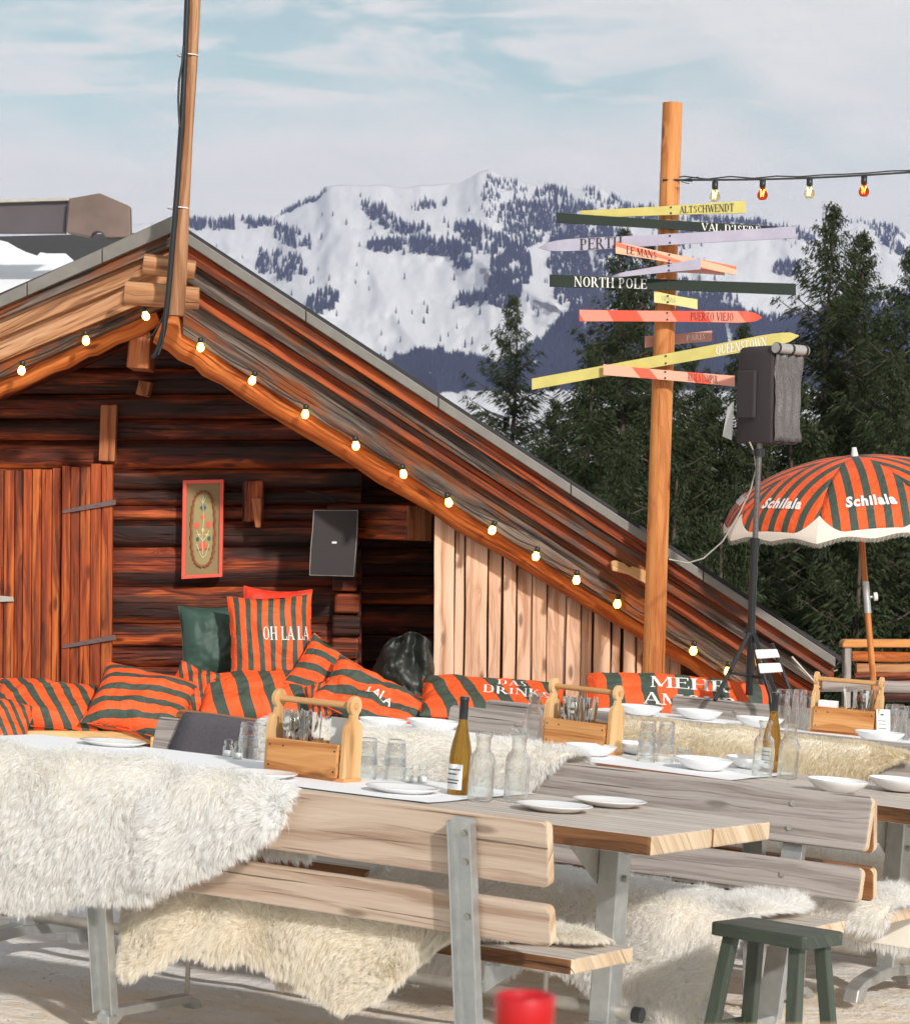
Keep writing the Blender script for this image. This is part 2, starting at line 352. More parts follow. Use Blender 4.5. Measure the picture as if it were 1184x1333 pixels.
M['white'] = plain('white_porcelain', (.80, .80, .80), .16, 0, 0, 10, .01)
M['cloth'] = plain('white_table_linen', (.88, .88, .89), .85, 0, .5, 9, .03)
M['chrome'] = plain('polished_cutlery_steel', (.72, .70, .67), .16, 1, 0, 30, .08)
M['paper'] = plain('white_paper', (.80, .80, .80), .8)
M['ink'] = plain('dark_ink', (.03, .025, .025), .7)
M['wtext'] = plain('white_print', (.85, .80, .76), .7, 0, 0, 30, .05)
M['wboard'] = plain('white_chair_slat', (.82, .80, .77), .35)
M['green_f'] = plain('dark_green_fabric', (.035, .075, .058), .6, 0, .5, 25, .12)
M['red_f'] = plain('red_cushion_fabric', (.78, .045, .018), .6, 0, .5, 25, .1)
M['grey_f'] = plain('grey_felt_blanket', (.105, .095, .11), 1, 0, 1, 260, .35)
M['sack'] = plain('dark_tarpaulin', (.022, .026, .022), .48, 0, .6, 30, .3)
M['bagf'] = plain('black_bag_fabric', (.045, .036, .038), .85, 0, .5, 200, .15)
M['fringe'] = plain('white_canvas_trim', (.82, .72, .62), .8, 0, .3, 60, .06)
M['st10'] = stripes('orange_green_stripes', 6.0); M['st7'] = stripes('orange_green_stripes_wide', 7.5)
M['strip'] = stripes('orange_green_bolster', 5.2)
M['glass'] = glass('clear_glass', (.97, .985, .98)); M['amber'] = glass('amber_bottle_glass', (.50, .29, .045), 0, 1.4, .3)
M['bulbred'] = glass('red_bulb_glass', (.9, .12, .03)); M['bulbclear'] = glass('yellow_bulb_glass', (.93, .80, .42))
M['redglass'] = plain('red_candle_glass', (.50, .006, .012), .4)
def emit(name, col, s):
    m, t, b = mat(name); b.inputs['Base Color'].default_value = (*col, 1); b.inputs['Emission Color'].default_value = (*col, 1); b.inputs['Emission Strength'].default_value = s
    return m
M['lamp'] = emit('lit_frosted_bulb', (1, .50, .075), 15); M['fil'] = emit('lit_filament', (1, .55, .18), 30)
def paint(name, col, var=.1, rough=.4): return plain(name, col, .55, 0, .25, 40, var+.12, .22)
M['sk_y'] = paint('yellow_ski_paint', (.56, .48, .15)); M['sk_g'] = paint('dark_green_ski_paint', (.018, .028, .020)); M['sk_l'] = paint('lavender_ski_paint', (.40, .37, .46))
M['sk_py'] = paint('pale_yellow_ski_paint', (.72, .64, .28)); M['sk_pk'] = paint('pink_ski_paint', (.62, .33, .28), .2)
def two_tone(name, c1, c2, sc, lo=.47, hi=.5, ang=.5):
    m, t, b = mat(name); uv = t.new('ShaderNodeUVMap', uv_map='UVMap').outputs[0]
    mp = t.new('ShaderNodeMapping', {'Rotation': (0, 0, ang), 'Scale': (sc, sc, 1)}); t.l.new(uv, mp.inputs[0])
    w = t.new('ShaderNodeTexWave', {'Scale': 1, 'Distortion': 1.5, 'Detail': 0}); t.l.new(mp.outputs[0], w.inputs[0])
    t.set(b.inputs['Base Color'], t.mix(t.new('ShaderNodeMapRange', {0: w.outputs['Fac'], 1: lo, 2: hi}).outputs[0], c1, c2)); b.inputs['Roughness'].default_value = .4
    return m
M['sk_r'] = two_tone('red_and_salmon_ski_paint', (.80, .075, .03), (.86, .25, .17), 1.0)
M['sk_s'] = two_tone('salmon_and_red_ski_paint', (.86, .10, .045), (.88, .38, .26), 1.25, .2, .24)
M['sk_c'] = two_tone('salmon_ski_paint_with_red_lines', (.80, .16, .08), (.87, .42, .27), 3.4, .2, .3, 1.4)
M['wool_w'] = wool('white_wool', (.975, .975, .98), (.95, .93, .89)); M['wool_c'] = wool('cream_wool', (.975, .95, .89), (.95, .89, .78))
M['wool_b'] = wool('short_beige_wool', (.92, .87, .74), (.80, .70, .50))
M['hide'] = plain('hide_leather', (.88, .82, .72), .9)
# ------------------------------------------------------------------ lettering (a roman serif alphabet drawn with strokes)
T_, t_ = .15, .055
G = {
'A': (.76, [('d',.08,0,.38,1,t_),('d',.36,1,.68,0,T_),('b',.17,.56,.32),('b',0,.2,.02),('b',.55,.82,.02)]),
'B': (.66, [('s',.14,0,1),('b',.1,.4,.97),('b',.1,.42,.53),('b',.1,.4,.03),('a',.38,.75,.16,.22,-90,90),('a',.40,.27,.2,.25,-90,90)]),
'C': (.72, [('a',.42,.5,.34,.49,45,315),('v',.68,.82,.22),('v',.68,.14,.14)]),
'D': (.76, [('s',.14,0,1),('b',.1,.4,.97),('b',.1,.4,.03),('a',.36,.5,.32,.48,-90,90)]),
'E': (.64, [('s',.14,0,1),('b',.1,.58,.97),('b',.1,.46,.52),('b',.1,.6,.03),('v',.57,.88,.2),('v',.60,.12,.22),('v',.46,.52,.2)]),
'G': (.76, [('a',.42,.5,.34,.49,45,300),('S',.66,.05,.42),('v',.68,.82,.2)]),
'H': (.80, [('s',.14,0,1),('s',.64,0,1),('b',.14,.64,.52)]),
'I': (.36, [('s',.16,0,1)]),
'J': (.46, [('s',.28,.1,1),('a',.14,.12,.16,.14,180,350)]),
'K': (.76, [('s',.14,0,1),('d',.2,.42,.6,.98,t_),('d',.3,.55,.66,0,T_),('b',.48,.7,.97),('b',.54,.8,.02)]),
'L': (.62, [('s',.14,0,1),('b',.1,.58,.03),('v',.58,.14,.26)]),
'M': (.94, [('S',.1,0,1),('d',.12,1,.44,.06,T_),('d',.44,.06,.76,1,t_),('s',.80,0,1)]),
'N': (.80, [('S',.1,0,1),('d',.12,.98,.64,.04,T_),('S',.66,0,1)]),
'O': (.80, [('a',.40,.5,.34,.49,0,360)]),
'P': (.64, [('s',.14,0,1),('b',.1,.36,.97),('b',.1,.36,.46),('a',.34,.715,.22,.265,-90,90)]),
'Q': (.80, [('a',.40,.5,.34,.49,0,360),('d',.4,.1,.75,-.15,T_*.8)]),
'R': (.76, [('s',.14,0,1),('b',.1,.36,.97),('b',.1,.36,.50),('a',.34,.735,.2,.245,-90,90),('d',.36,.5,.66,0,T_),('b',.56,.78,.02)]),
'S': (.58, [('a',.29,.74,.20,.24,40,270),('a',.29,.26,.21,.25,-130,90),('v',.48,.84,.2),('v',.08,.14,.2)]),
'T': (.68, [('s',.33,0,1),('b',.02,.64,.97),('v',.03,.87,.2),('v',.63,.87,.2)]),
'U': (.76, [('s',.14,.28,1),('S',.64,.28,1),('a',.39,.3,.25,.28,180,360)]),
'V': (.76, [('d',.08,1,.38,0,T_),('d',.38,0,.68,1,t_),('b',-.02,.24,.97),('b',.54,.8,.97)]),
'W': (1.04, [('d',.08,1,.32,0,T_),('d',.32,0,.52,.9,t_),('d',.52,.95,.76,0,T_),('d',.76,0,.98,1,t_),('b',-.02,.22,.97),('b',.86,1.1,.97)]),
'Z': (.64, [('b',.05,.58,.97),('d',.52,.95,.08,.03,T_),('b',.05,.6,.03),('v',.07,.86,.2),('v',.58,.14,.2)]),
"'": (.20, [('d',.12,1,.06,.72,.08)]), '?': (.5, [('a',.24,.74,.18,.24,-60,180),('d',.24,.5,.24,.28,.09),('d',.24,.1,.24,0,.1)]), ' ': (.34, [])}
def serif_quads(text):
    x = 0; Q = []
    def seg(x0, y0, x1, y1, w, n=5, horiz=False):
        dx, dy = x1-x0, y1-y0; L = math.hypot(dx, dy) or 1
        ox, oy = (0, w/2) if horiz else ((w/2, 0) if abs(dy) > abs(dx)*.3 else (-dy/L*w/2, dx/L*w/2))
        for i in range(n):
            a, b = i/n, (i+1)/n
            Q.append([(X+x0+dx*a-ox, y0+dy*a-oy), (X+x0+dx*a+ox, y0+dy*a+oy), (X+x0+dx*b+ox, y0+dy*b+oy), (X+x0+dx*b-ox, y0+dy*b-oy)])
    for ch in text:
        w, pr = G[ch]; X = x
        for p in pr:
            if p[0] in 'sS':
                wd = T_ if p[0] == 's' else t_; seg(p[1], p[2], p[1], p[3], wd)
                for yy in (p[2], p[3]):
                    if yy in (0, 1): seg(p[1]-wd/2-.07, abs(yy-.025), p[1]+wd/2+.07, abs(yy-.025), .05, 2, True)
            elif p[0] == 'b': seg(p[1], p[3], p[2], p[3], t_, 4, True)
            elif p[0] == 'd': seg(*p[1:5], p[5])
            elif p[0] == 'v': seg(p[1], p[2]-p[3]/2, p[1], p[2]+p[3]/2, .05, 2)
            else:
                _, cx, cy, rx, ry, a0, a1 = p; n = max(6, int(abs(a1-a0)/18))
                for i in range(n):
                    q = []
                    for a in (a0+(a1-a0)*i/n, a0+(a1-a0)*(i+1)/n):
                        a = math.radians(a); th = t_+(T_-t_)*abs(math.cos(a))**1.3
                        q += [(X+cx+rx*math.cos(a), cy+ry*math.sin(a)), (X+cx+(rx-th)*math.cos(a), cy+(ry-max(t_, th*.45))*math.sin(a))]
                    Q.append([q[0], q[1], q[3], q[2]])
        x += w+.05
    return Q, x-.05
def serif_text(name, text, mapf, mat_, parent, width, height, x0=0, y0=0, clip=None):
    """mapf(x, y) -> 3D point, x,y in metres on the surface"""
    Q, W = serif_quads(text); b = MB(); k = 0
    for q in Q:
        pts = [mapf(x0+x/W*width, y0+y*height) for x, y in q]
        n = (pts[1]-pts[0]).cross(pts[2]-pts[0]); b.face(pts, [(0, 0)]*4)
    o = b.build(name, mat_, parent)
    return o
def sans_text(name, text, mapf, mat_, parent, width, height, x0=0, y0=0, bold=.02, spacing=.9):
    cu = bpy.data.curves.new('letters', 'FONT'); cu.body = text; cu.size = 1; cu.offset = bold; cu.resolution_u = 3; cu.space_character = spacing
    o = bpy.data.objects.new('letters', cu); link(o); dg = bpy.context.evaluated_depsgraph_get(); dg.update()
    me = bpy.data.meshes.new_from_object(o.evaluated_get(dg)); bpy.data.objects.remove(o); bpy.data.curves.remove(cu)
    co = np.array([v.co[:2] for v in me.vertices]); mn, mx = co.min(0), co.max(0); hgt = mx[1]-mn[1]
    b = MB(); import bmesh
    bm = bmesh.new(); bm.from_mesh(me); bmesh.ops.triangulate(bm, faces=bm.faces[:])
    for _ in range(2): 
        es = [e for e in bm.edges if e.calc_length() > .12]
        if es: bmesh.ops.subdivide_edges(bm, edges=es, cuts=1); bmesh.ops.triangulate(bm, faces=bm.faces[:])
    for v in bm.verts:
        x = x0+(v.co.x-mn[0])/(mx[0]-mn[0])*width; y = y0+(v.co.y-mn[1])/hgt*height; v.co = mapf(x, y)
    bm.to_mesh(me); bm.free(); me.materials.clear(); me.materials.append(mat_); me.name = name
    o = bpy.data.objects.new(name, me); link(o); o.parent = parent; return o

# ------------------------------------------------------------------ ground, valley and mountain
def build_ground():
    xs = np.concatenate([np.linspace(-600, -14, 22), np.arange(-13.5, 13.5, .11), np.linspace(14, 800, 26)])
    ys = np.concatenate([np.arange(-6, 20, .11), np.linspace(20.5, 140, 40), np.linspace(180, 3600, 24)])
    v = []
    for y in ys:
        for x in xs:
            z = ground_z(x, min(y, 140))
            if y < 30 and abs(x) < 16:
                nz = noise.noise((x*.55, y*.55, 0))*.035 + noise.noise((x*2.3, y*2.3, 3))*.022 + abs(noise.noise((x*6, y*6, 5)))*.016
                z += nz - .035
            else: z += -.03
            z -= max(0, abs(x)-40)*.10 if y < 140 else max(0, min(abs(x), 200)-40)*.05
            v.append((x, y, max(z, -60)))
    nx, ny = len(xs), len(ys); b = MB(); b.v = v
    me = bpy.data.meshes.new('snowy_ground')
    f = [(j*nx+i, j*nx+i+1, (j+1)*nx+i+1, (j+1)*nx+i) for j in range(ny-1) for i in range(nx-1)]
    me.from_pydata(v, [], f); me.polygons.foreach_set('use_smooth', [True]*len(f)); me.update()
    m, t, bs = mat('trampled_snow_and_dirt'); tc = t.new('ShaderNodeTexCoord').outputs['Object']
    a = t.noise(t.vscale(tc, (.45, .8, 1)), 1, 6, .6, .6); fine = t.noise(tc, 5, 7, .65, .4); gr = t.noise(tc, 40, 4, .6)
    st = t.math('ADD', t.math('MULTIPLY', a, .8), t.math('MULTIPLY', fine, .34))
    snow = t.mix(gr, (.82, .80, .78), (.91, .90, .90))
    col = t.ramp(st, [(.52, (1, 1, 1)), (.62, (.98, .91, .81)), (.73, (.90, .73, .54)), (.86, (.66, .46, .30))])
    col = t.mix(1, snow, col, 'MULTIPLY')
    near = t.new('ShaderNodeSeparateXYZ'); t.l.new(tc, near.inputs[0])
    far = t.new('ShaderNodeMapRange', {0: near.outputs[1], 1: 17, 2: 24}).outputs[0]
    speck = t.math('GREATER_THAN', t.noise(tc, 30, 3, .6), .70)
    col = t.mix(t.math('MULTIPLY', speck, .7), col, (.12, .07, .04))
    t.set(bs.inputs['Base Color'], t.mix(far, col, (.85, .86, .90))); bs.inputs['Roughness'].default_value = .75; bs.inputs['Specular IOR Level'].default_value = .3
    bh = t.math('ADD', t.math('MULTIPLY', fine, 1), t.math('MULTIPLY', gr, .25))
    t.set(bs.inputs['Normal'], t.new('ShaderNodeBump', {'Strength': .8, 'Distance': .05, 'Height': bh}))
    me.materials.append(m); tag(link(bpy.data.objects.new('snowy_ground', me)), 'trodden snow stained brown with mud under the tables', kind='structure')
build_ground()
RIDGE = [(-900,330),(-400,318),(-150,306),(170,291),(245,288),(300,283),(345,287),(372,273),(412,257),(428,243),(455,239),(478,242),(488,240),(520,243),(580,239),(600,237),(622,224),(638,220),(662,233),(700,241),(730,247),(760,246),(782,245),(800,258),(830,270),(870,271),(900,279),(960,286),(1040,296),(1080,293),(1120,287),(1150,291),(1184,303),(1350,322),(1900,340),(2400,355)]
rx_ = np.array([p[0] for p in RIDGE], float); ry_ = np.array([p[1] for p in RIDGE], float)
def mtn(px, t):
    yr = float(np.interp(px, rx_, ry_)); yr += noise.noise((px*.045, 1.2, 0))*3*min(1, t*1.02)
    y = 745 + (yr-745)*(t**.86)
    D = 3300 + 3200*t
    s = px*.0065; q = t*3.2
    rg = 1-abs(noise.noise((s+.3*q, q*.55, 4)))*2
    D -= 150*(rg**2)*math.sin(min(1, t*1.15)*PI)**.7 if 0 < t*1.15 < 1 else 0
    D += 60*noise.noise((s*3.3, q*2.5, 9)) + 26*noise.noise((s*11, q*8, 2)) + 10*noise.noise((s*34, q*24, 6))
    # the spur that runs down to the right from the left summit
    for (ax, ay, bx, by, am, wd) in ((450, 240, 760, 420, 260, 40), (640, 222, 800, 330, 200, 34), (800, 255, 1000, 430, 160, 40), (250, 285, 420, 400, 110, 40)):
        ex, ey = bx-ax, by-ay; k = max(0, min(1, ((px-ax)*ex+(y-ay)*ey)/(ex*ex+ey*ey))); d = math.hypot(px-ax-ex*k, y-ay-ey*k)
        D -= am*math.exp(-d/wd)*min(1, (1-t)*9)
    return P(px, y, D), y
def build_mountain():
    nx, nt = 420, 170; px = np.linspace(-700, 2200, nx); v = []; 
    px = np.sort(np.concatenate([np.linspace(-800, 150, 60), np.linspace(158, 1240, 330), np.linspace(1260, 2300, 60)])); nx = len(px)
    for j in range(nt+1):
        t = j/nt
        for x in px: v.append(tuple(mtn(float(x), t)[0]))
    for x in px:      # far side of the ridge falls away
        p = mtn(float(x), 1)[0]; v.append((p.x, p.y+900, p.z-420))
    me = bpy.data.meshes.new('mountain'); n2 = nt+2
    f = [(j*nx+i, j*nx+i+1, (j+1)*nx+i+1, (j+1)*nx+i) for j in range(n2-1) for i in range(nx-1)]
    me.from_pydata(v, [], f); me.polygons.foreach_set('use_smooth', [True]*len(f)); me.update()
    m, t, bs = mat('mountain_snow_and_rock'); tc = t.new('ShaderNodeTexCoord').outputs['Object']
    geo = t.new('ShaderNodeNewGeometry'); sx = t.new('ShaderNodeSeparateXYZ'); t.l.new(geo.outputs['Normal'], sx.inputs[0])
    n1 = t.noise(tc, .012, 7, .7); n2_ = t.noise(tc, .0035, 5, .6, 1.5)
    r = t.math('ADD', t.math('MULTIPLY', t.math('SUBTRACT', 1, sx.outputs[2]), .55), t.math('ADD', t.math('MULTIPLY', n1, .6), t.math('MULTIPLY', n2_, .5)))
    rk = t.new('ShaderNodeMapRange', {0: r, 1: .885, 2: .94}).outputs[0]
    t.set(bs.inputs['Base Color'], t.mix(t.math('MULTIPLY', rk, .8), (.74, .74, .74), (.15, .12, .11))); bs.inputs['Roughness'].default_value = .8; bs.inputs['Specular IOR Level'].default_value = .1
    t.set(bs.inputs['Normal'], t.new('ShaderNodeBump', {'Strength': .35, 'Distance': 12, 'Height': t.noise(tc, .01, 8, .65)}))
    me.materials.append(m); tag(link(bpy.data.objects.new('mountain', me)), 'snow covered alpine mountain with rocky summits', kind='structure')
build_mountain()
def build_forest():
    Dn = []
    def E(cx, cy, rx, ry, ang, n, s=1): 
        for _ in range(n):
            r = math.sqrt(random.random()); a = rnd(0, 2*PI); x, y = rx*r*math.cos(a), ry*r*math.sin(a); c, s_ = math.cos(math.radians(ang)), math.sin(math.radians(ang))
            X, Y = cx+x*c-y*s_, cy+x*s_+y*c
            if noise.noise((X*.05, Y*.09, 3)) > -.28: Dn.append((X, Y, s))
    tx = [340, 380, 420, 450, 470, 500, 530, 560, 590, 620, 650, 680, 700, 730, 760, 800, 860, 920, 1000, 1100, 1800]
    ty = [462, 470, 478, 505, 512, 478, 470, 464, 468, 474, 486, 466, 452, 420, 400, 420, 405, 395, 420, 408, 404]
    for _ in range(33000):
        x = rnd(340, 1800); y0 = float(np.interp(x, tx, ty))+noise.noise((x*.09, 5, 1))*14; y = rnd(y0, 509+8*noise.noise((x*.05, 0, 2)))
        if noise.noise((x*.05, y*.02, 8)) > .50 and y > y0+16: continue
        if noise.noise((x*.11, y*.05, 12)) > .66: continue
        Dn.append((x, y, 1.1))
    E(300, 294, 58, 6, -3, 230); E(255, 292, 15, 6, 0, 50); E(395, 262, 34, 5, -28, 90, .8); E(380, 310, 30, 11, 25, 110); E(370, 348, 32, 18, 15, 170); E(340, 345, 8, 14, 0, 30)
    E(500, 285, 36, 12, 35, 160, .9); E(540, 300, 20, 6, 8, 60); E(500, 322, 22, 8, 0, 80); E(560, 322, 55, 10, 5, 260); E(600, 335, 18, 14, 50, 120)
    E(640, 318, 55, 14, 25, 380); E(665, 350, 30, 26, 60, 340); E(655, 380, 22, 24, 70, 200); E(560, 268, 26, 5, -8, 60, .8); E(420, 395, 22, 14, -20, 120); E(615, 392, 24, 7, 0, 70)
    E(680, 290, 34, 32, 50, 340, .9); E(720, 275, 34, 30, 40, 360, .9); E(760, 300, 40, 30, 35, 460); E(740, 345, 40, 26, 60, 420); E(790, 262, 34, 10, 20, 120, .8); E(660, 240, 30, 8, 20, 50, .7)
    E(640, 258, 14, 26, 10, 60, .8); E(800, 340, 40, 40, 30, 500); E(770, 385, 50, 22, 0, 420); E(850, 280, 60, 9, 3, 260, .9); E(960, 292, 60, 8, 8, 230, .9); E(900, 305, 60, 6, 0, 120)
    E(1040, 310, 20, 8, 0, 60); E(880, 325, 10, 20, 0, 50); E(1025, 352, 18, 10, 0, 80); E(1160, 320, 26, 5, 38, 60); E(1150, 300, 30, 6, 20, 60, .8); E(1130, 345, 4, 6, 0, 8); E(1140, 400, 60, 16, -8, 300); E(870, 385, 40, 20, 0, 240); E(930, 395, 30, 16, 0, 150)
    for _ in range(260): Dn.append((rnd(245, 1184), rnd(255, 460), .8))
    n = 6; V = []; FC = []; k = 0
    for X, Y, s in Dn:
        yr = float(np.interp(X, rx_, ry_))
        if Y < yr+1: Y = yr+rnd(1, 3)
        t = max(0.02, min(1, ((745-Y)/(745-yr)))**(1/.86)); p, y = mtn(X, t)
        h = rnd(13, 24)*s*(.9 if t > .7 else 1.0); r = h*rnd(.17, .24); b0 = len(V)
        for lv, (z0, z1, q) in enumerate(((-.1, .5, 1), (.3, .78, .72), (.6, 1.0, .45))):
            b = len(V); rot = rnd(0, 6)
            for i in range(n):
                a = 2*PI*i/n+rot; rr = r*q*(rnd(.75, 1.2)); V.append((p.x+rr*math.cos(a), p.y+rr*math.sin(a), p.z+h*z0))
            V.append((p.x, p.y, p.z+h*z1)); FC += [(b+i, b+(i+1) % n, b+n) for i in range(n)]
    me = bpy.data.meshes.new('far_forest'); me.from_pydata(V, [], FC); me.update()
    me.materials.append(plain('far_conifer_foliage', (.020, .028, .034), .9, 0, 0, .05, .3, .1)); tag(link(bpy.data.objects.new('far_forest', me)), 'dark blue conifer forest patches on the snowy mountain slope', 'forest', kind='stuff')
build_forest()

# ------------------------------------------------------------------ conifers behind the cabin
def foliage_mat():
    m, t, b = mat('spruce_needles'); tc = t.new('ShaderNodeTexCoord').outputs['Object']; n = t.noise(tc, 1.1, 4); n2 = t.noise(tc, 9, 3)
    uv = t.new('ShaderNodeUVMap', uv_map='UVMap').outputs[0]; s2 = t.new('ShaderNodeSeparateXYZ'); t.l.new(uv, s2.inputs[0])
    c = t.mix(n, (.013, .026, .013), (.042, .058, .024)); c = t.mix(t.math('MULTIPLY', n2, .6), c, (.066, .072, .029)); c = t.mix(t.math('MULTIPLY', s2.outputs[0], .45), c, (.062, .080, .036))
    out = t.n['Material Output']; d = t.new('ShaderNodeBsdfDiffuse', {'Color': c}); tr = t.new('ShaderNodeBsdfTranslucent', {'Color': c})
    gl = t.new('ShaderNodeBsdfGlossy', {'Color': (.6, .65, .6, 1), 'Roughness': .5}); mx = t.new('ShaderNodeMixShader', {0: .25, 1: d, 2: tr}); mx2 = t.new('ShaderNodeMixShader', {0: .025, 1: mx, 2: gl})
    t.l.new(mx2.outputs[0], out.inputs[0]); t.n.remove(b); return m
M['needle'] = foliage_mat(); M['trunk'] = plain('spruce_bark', (.10, .07, .055), .95, 0, 1, 14, .4)
def conifer(h, r, seed, loc, label, dens=1.0, bare=0.0, rot=None):
    rs = np.random.default_rng(seed); root = empty('spruce_tree', Vector(loc), label, 'tree', 'spruce trees behind the cabin')
    tr = MB(); path = [Vector((.08*math.sin(z*.7+seed), .08*math.cos(z*.5+seed), z)) for z in np.linspace(-1.0, h*.985, 14)]
    tr.tube(path, list(np.linspace(h*.014, .012, 14)), 9); tk = tr.build('trunk', M['trunk'], root)
    quads = []; uvs = []; st = MB()
    nb = int(h*21*dens)
    for i in range(nb):
        f = bare+(1-bare)*(i+rs.random())/nb; z = h*f
        L = r*((1-f)**.95)*(0.70+.50*rs.random())+.03; a = rs.random()*2*PI + i*2.4
        if rs.random() < .08: L *= 1.22
        d = np.array([math.cos(a), math.sin(a), 0]); side = np.array([-d[1], d[0], 0])
        up0 = .40*f+.02-.10*(1-f); ns = max(4, int(L/.16)); s = np.linspace(.06, 1, ns)
        sag = (.30+.25*rs.random())*(1-f)
        pts = np.outer(s*L, d); pts[:, 2] = z+L*(up0*s - sag*s**2*.9 + .22*s**3)
        if L > .6: st.tube([Vector(pts[0]), Vector(pts[ns//2]), Vector(pts[-1])], [.022, .014, .005], 4, cap=False)
        for k in range(ns):
            nt = int((27 if L > 1 else 26)*dens)+4; w = min(.62, L*(.34*(1-abs(2*s[k]-.9)**2*.6))*.62)+.05
            for q in range(nt):
                sg = 1 if rs.random() < .5 else -1; dirv = side*sg*(.5+.7*rs.random())+d*(.35+.7*rs.random())+np.array([0, 0, -.30-.55*rs.random()*(1-f*.7)+.15*f])
                dirv /= np.linalg.norm(dirv); ln = (.10+.24*rs.random())*min(1.0, w*2.4+.22)
                base = pts[k]+dirv*rs.random()*w*.9+rs.normal(0, .035, 3); nrm = np.cross(dirv, rs.normal(0, 1, 3)); nrm /= np.linalg.norm(nrm)+1e-6; wd = .007+.010*rs.random(); ln *= min(1, .30+(1-f)*4.0)*.9
                tip = base+dirv*ln+np.array([0, 0, -.03]); mid = base+dirv*ln*.45
                quads.append((base, mid+nrm*wd, tip, mid-nrm*wd)); u = rs.random(); uvs.append(u)
    Q = np.array(quads).reshape(-1, 3); nq = len(quads); me = bpy.data.meshes.new('crown'); me.from_pydata([], [], []); 
    me.vertices.add(len(Q)); me.vertices.foreach_set('co', Q.astype(np.float32).ravel()); me.loops.add(nq*4); me.loops.foreach_set('vertex_index', np.arange(nq*4, dtype=np.int32))
    me.polygons.add(nq); me.polygons.foreach_set('loop_start', np.arange(0, nq*4, 4, dtype=np.int32)); me.polygons.foreach_set('loop_total', np.full(nq, 4, dtype=np.int32))
    ul = me.uv_layers.new(name='UVMap'); ul.data.foreach_set('uv', np.repeat(np.stack([uvs, uvs], 1), 4, axis=0).astype(np.float32).ravel()); me.update(); me.validate()
    me.materials.append(M['needle']); cr_ = bpy.data.objects.new('crown', me); link(cr_); cr_.parent = root
    b = st.build('branches', M['trunk'], root)
    if rot: root.rotation_euler.z = rot
    return root
def build_trees():
    spec = [  # px,py of the tip, distance, radius, label
     (669, 386, 52, 3.3, 'lone slender spruce at the left end of the tree line, above the roof slope', 11, 1, .9),
     (812, 300, 48, 4.0, 'tall spruce behind the left half of the ski signs', 13, 2, 1),
     (846, 316, 50, 3.8, 'spruce whose crown is mostly hidden by the signpost pole', 12, 3, 1),
     (1083, 268, 40, 4.3, 'tallest spruce with its pointed tip above the covered loudspeaker and umbrella', 13, 4, 1.1),
     (1121, 303, 42, 3.6, 'spruce with the second tip just right of the tallest one', 12, 5, 1.1),
     (1186, 325, 38, 4.0, 'spruce cut by the right edge of the photo', 12, 6, 1),
     (967, 422, 50, 3.0, 'short spruce whose tip shows left of the covered loudspeaker', 9, 7, 1)]
    roots = []
    for px, py, D, r, lab, h, sd_, dn in spec:
        p = P(px, py, D); roots.append(conifer(h, r, sd_, (p.x, p.y, p.z-h), lab, dn, .05))
    more = [(905, 450, 60, 2, 'spruce in the back row directly right of the signpost pole'), (770, 455, 44, 6, 'lower spruce in front of the ones left of the signpost'),
            (1040, 500, 36, 5, 'bushy spruce right behind the umbrella top'), (1165, 480, 35, 1, 'near spruce above the right half of the umbrella'),
            (930, 520, 40, 3, 'lower spruce behind the loudspeaker stand'), (722, 520, 48, 5, 'low spruce showing over the roof edge left of the signpost'), (868, 470, 39, 6, 'near spruce behind the lower part of the signpost'), (1225, 470, 33, 3, 'near spruce behind the right side of the umbrella'), (1345, 330, 44, 4, 'spruce well beyond the right edge of the photo'), (1480, 380, 48, 2, 'second spruce beyond the right edge'), (1620, 300, 46, 6, 'third spruce beyond the right edge'), (985, 560, 34, 4, 'dense spruce low behind the umbrella rim'), (1090, 540, 46, 2, 'spruce filling the gap behind the umbrella'), (1175, 520, 52, 3, 'spruce in the far right back row'),
            (820, 560, 36, 2, 'low spruce above the roof slope left of the signpost foot'), (880, 600, 33, 1, 'low spruce above the lower end of the roof'), (1010, 640, 38, 6, 'low spruce behind the umbrella handle'), (1120, 640, 32, 5, 'low spruce behind the log railing'), (950, 660, 31, 2, 'low spruce behind the tripod of the loudspeaker stand')]
    for px, py, D, k, lab in more:
        s = roots[k]; h = spec[k][5]; p = P(px, py, D); sc = rnd(.9, 1.1)
        c = copy_tree(s, None, Matrix.Translation(Vector((p.x, p.y, p.z-h*sc))) @ Matrix.Rotation(rnd(0, 6.2), 4, 'Z') @ Matrix.Scale(sc, 4)); c['label'] = lab
build_trees()
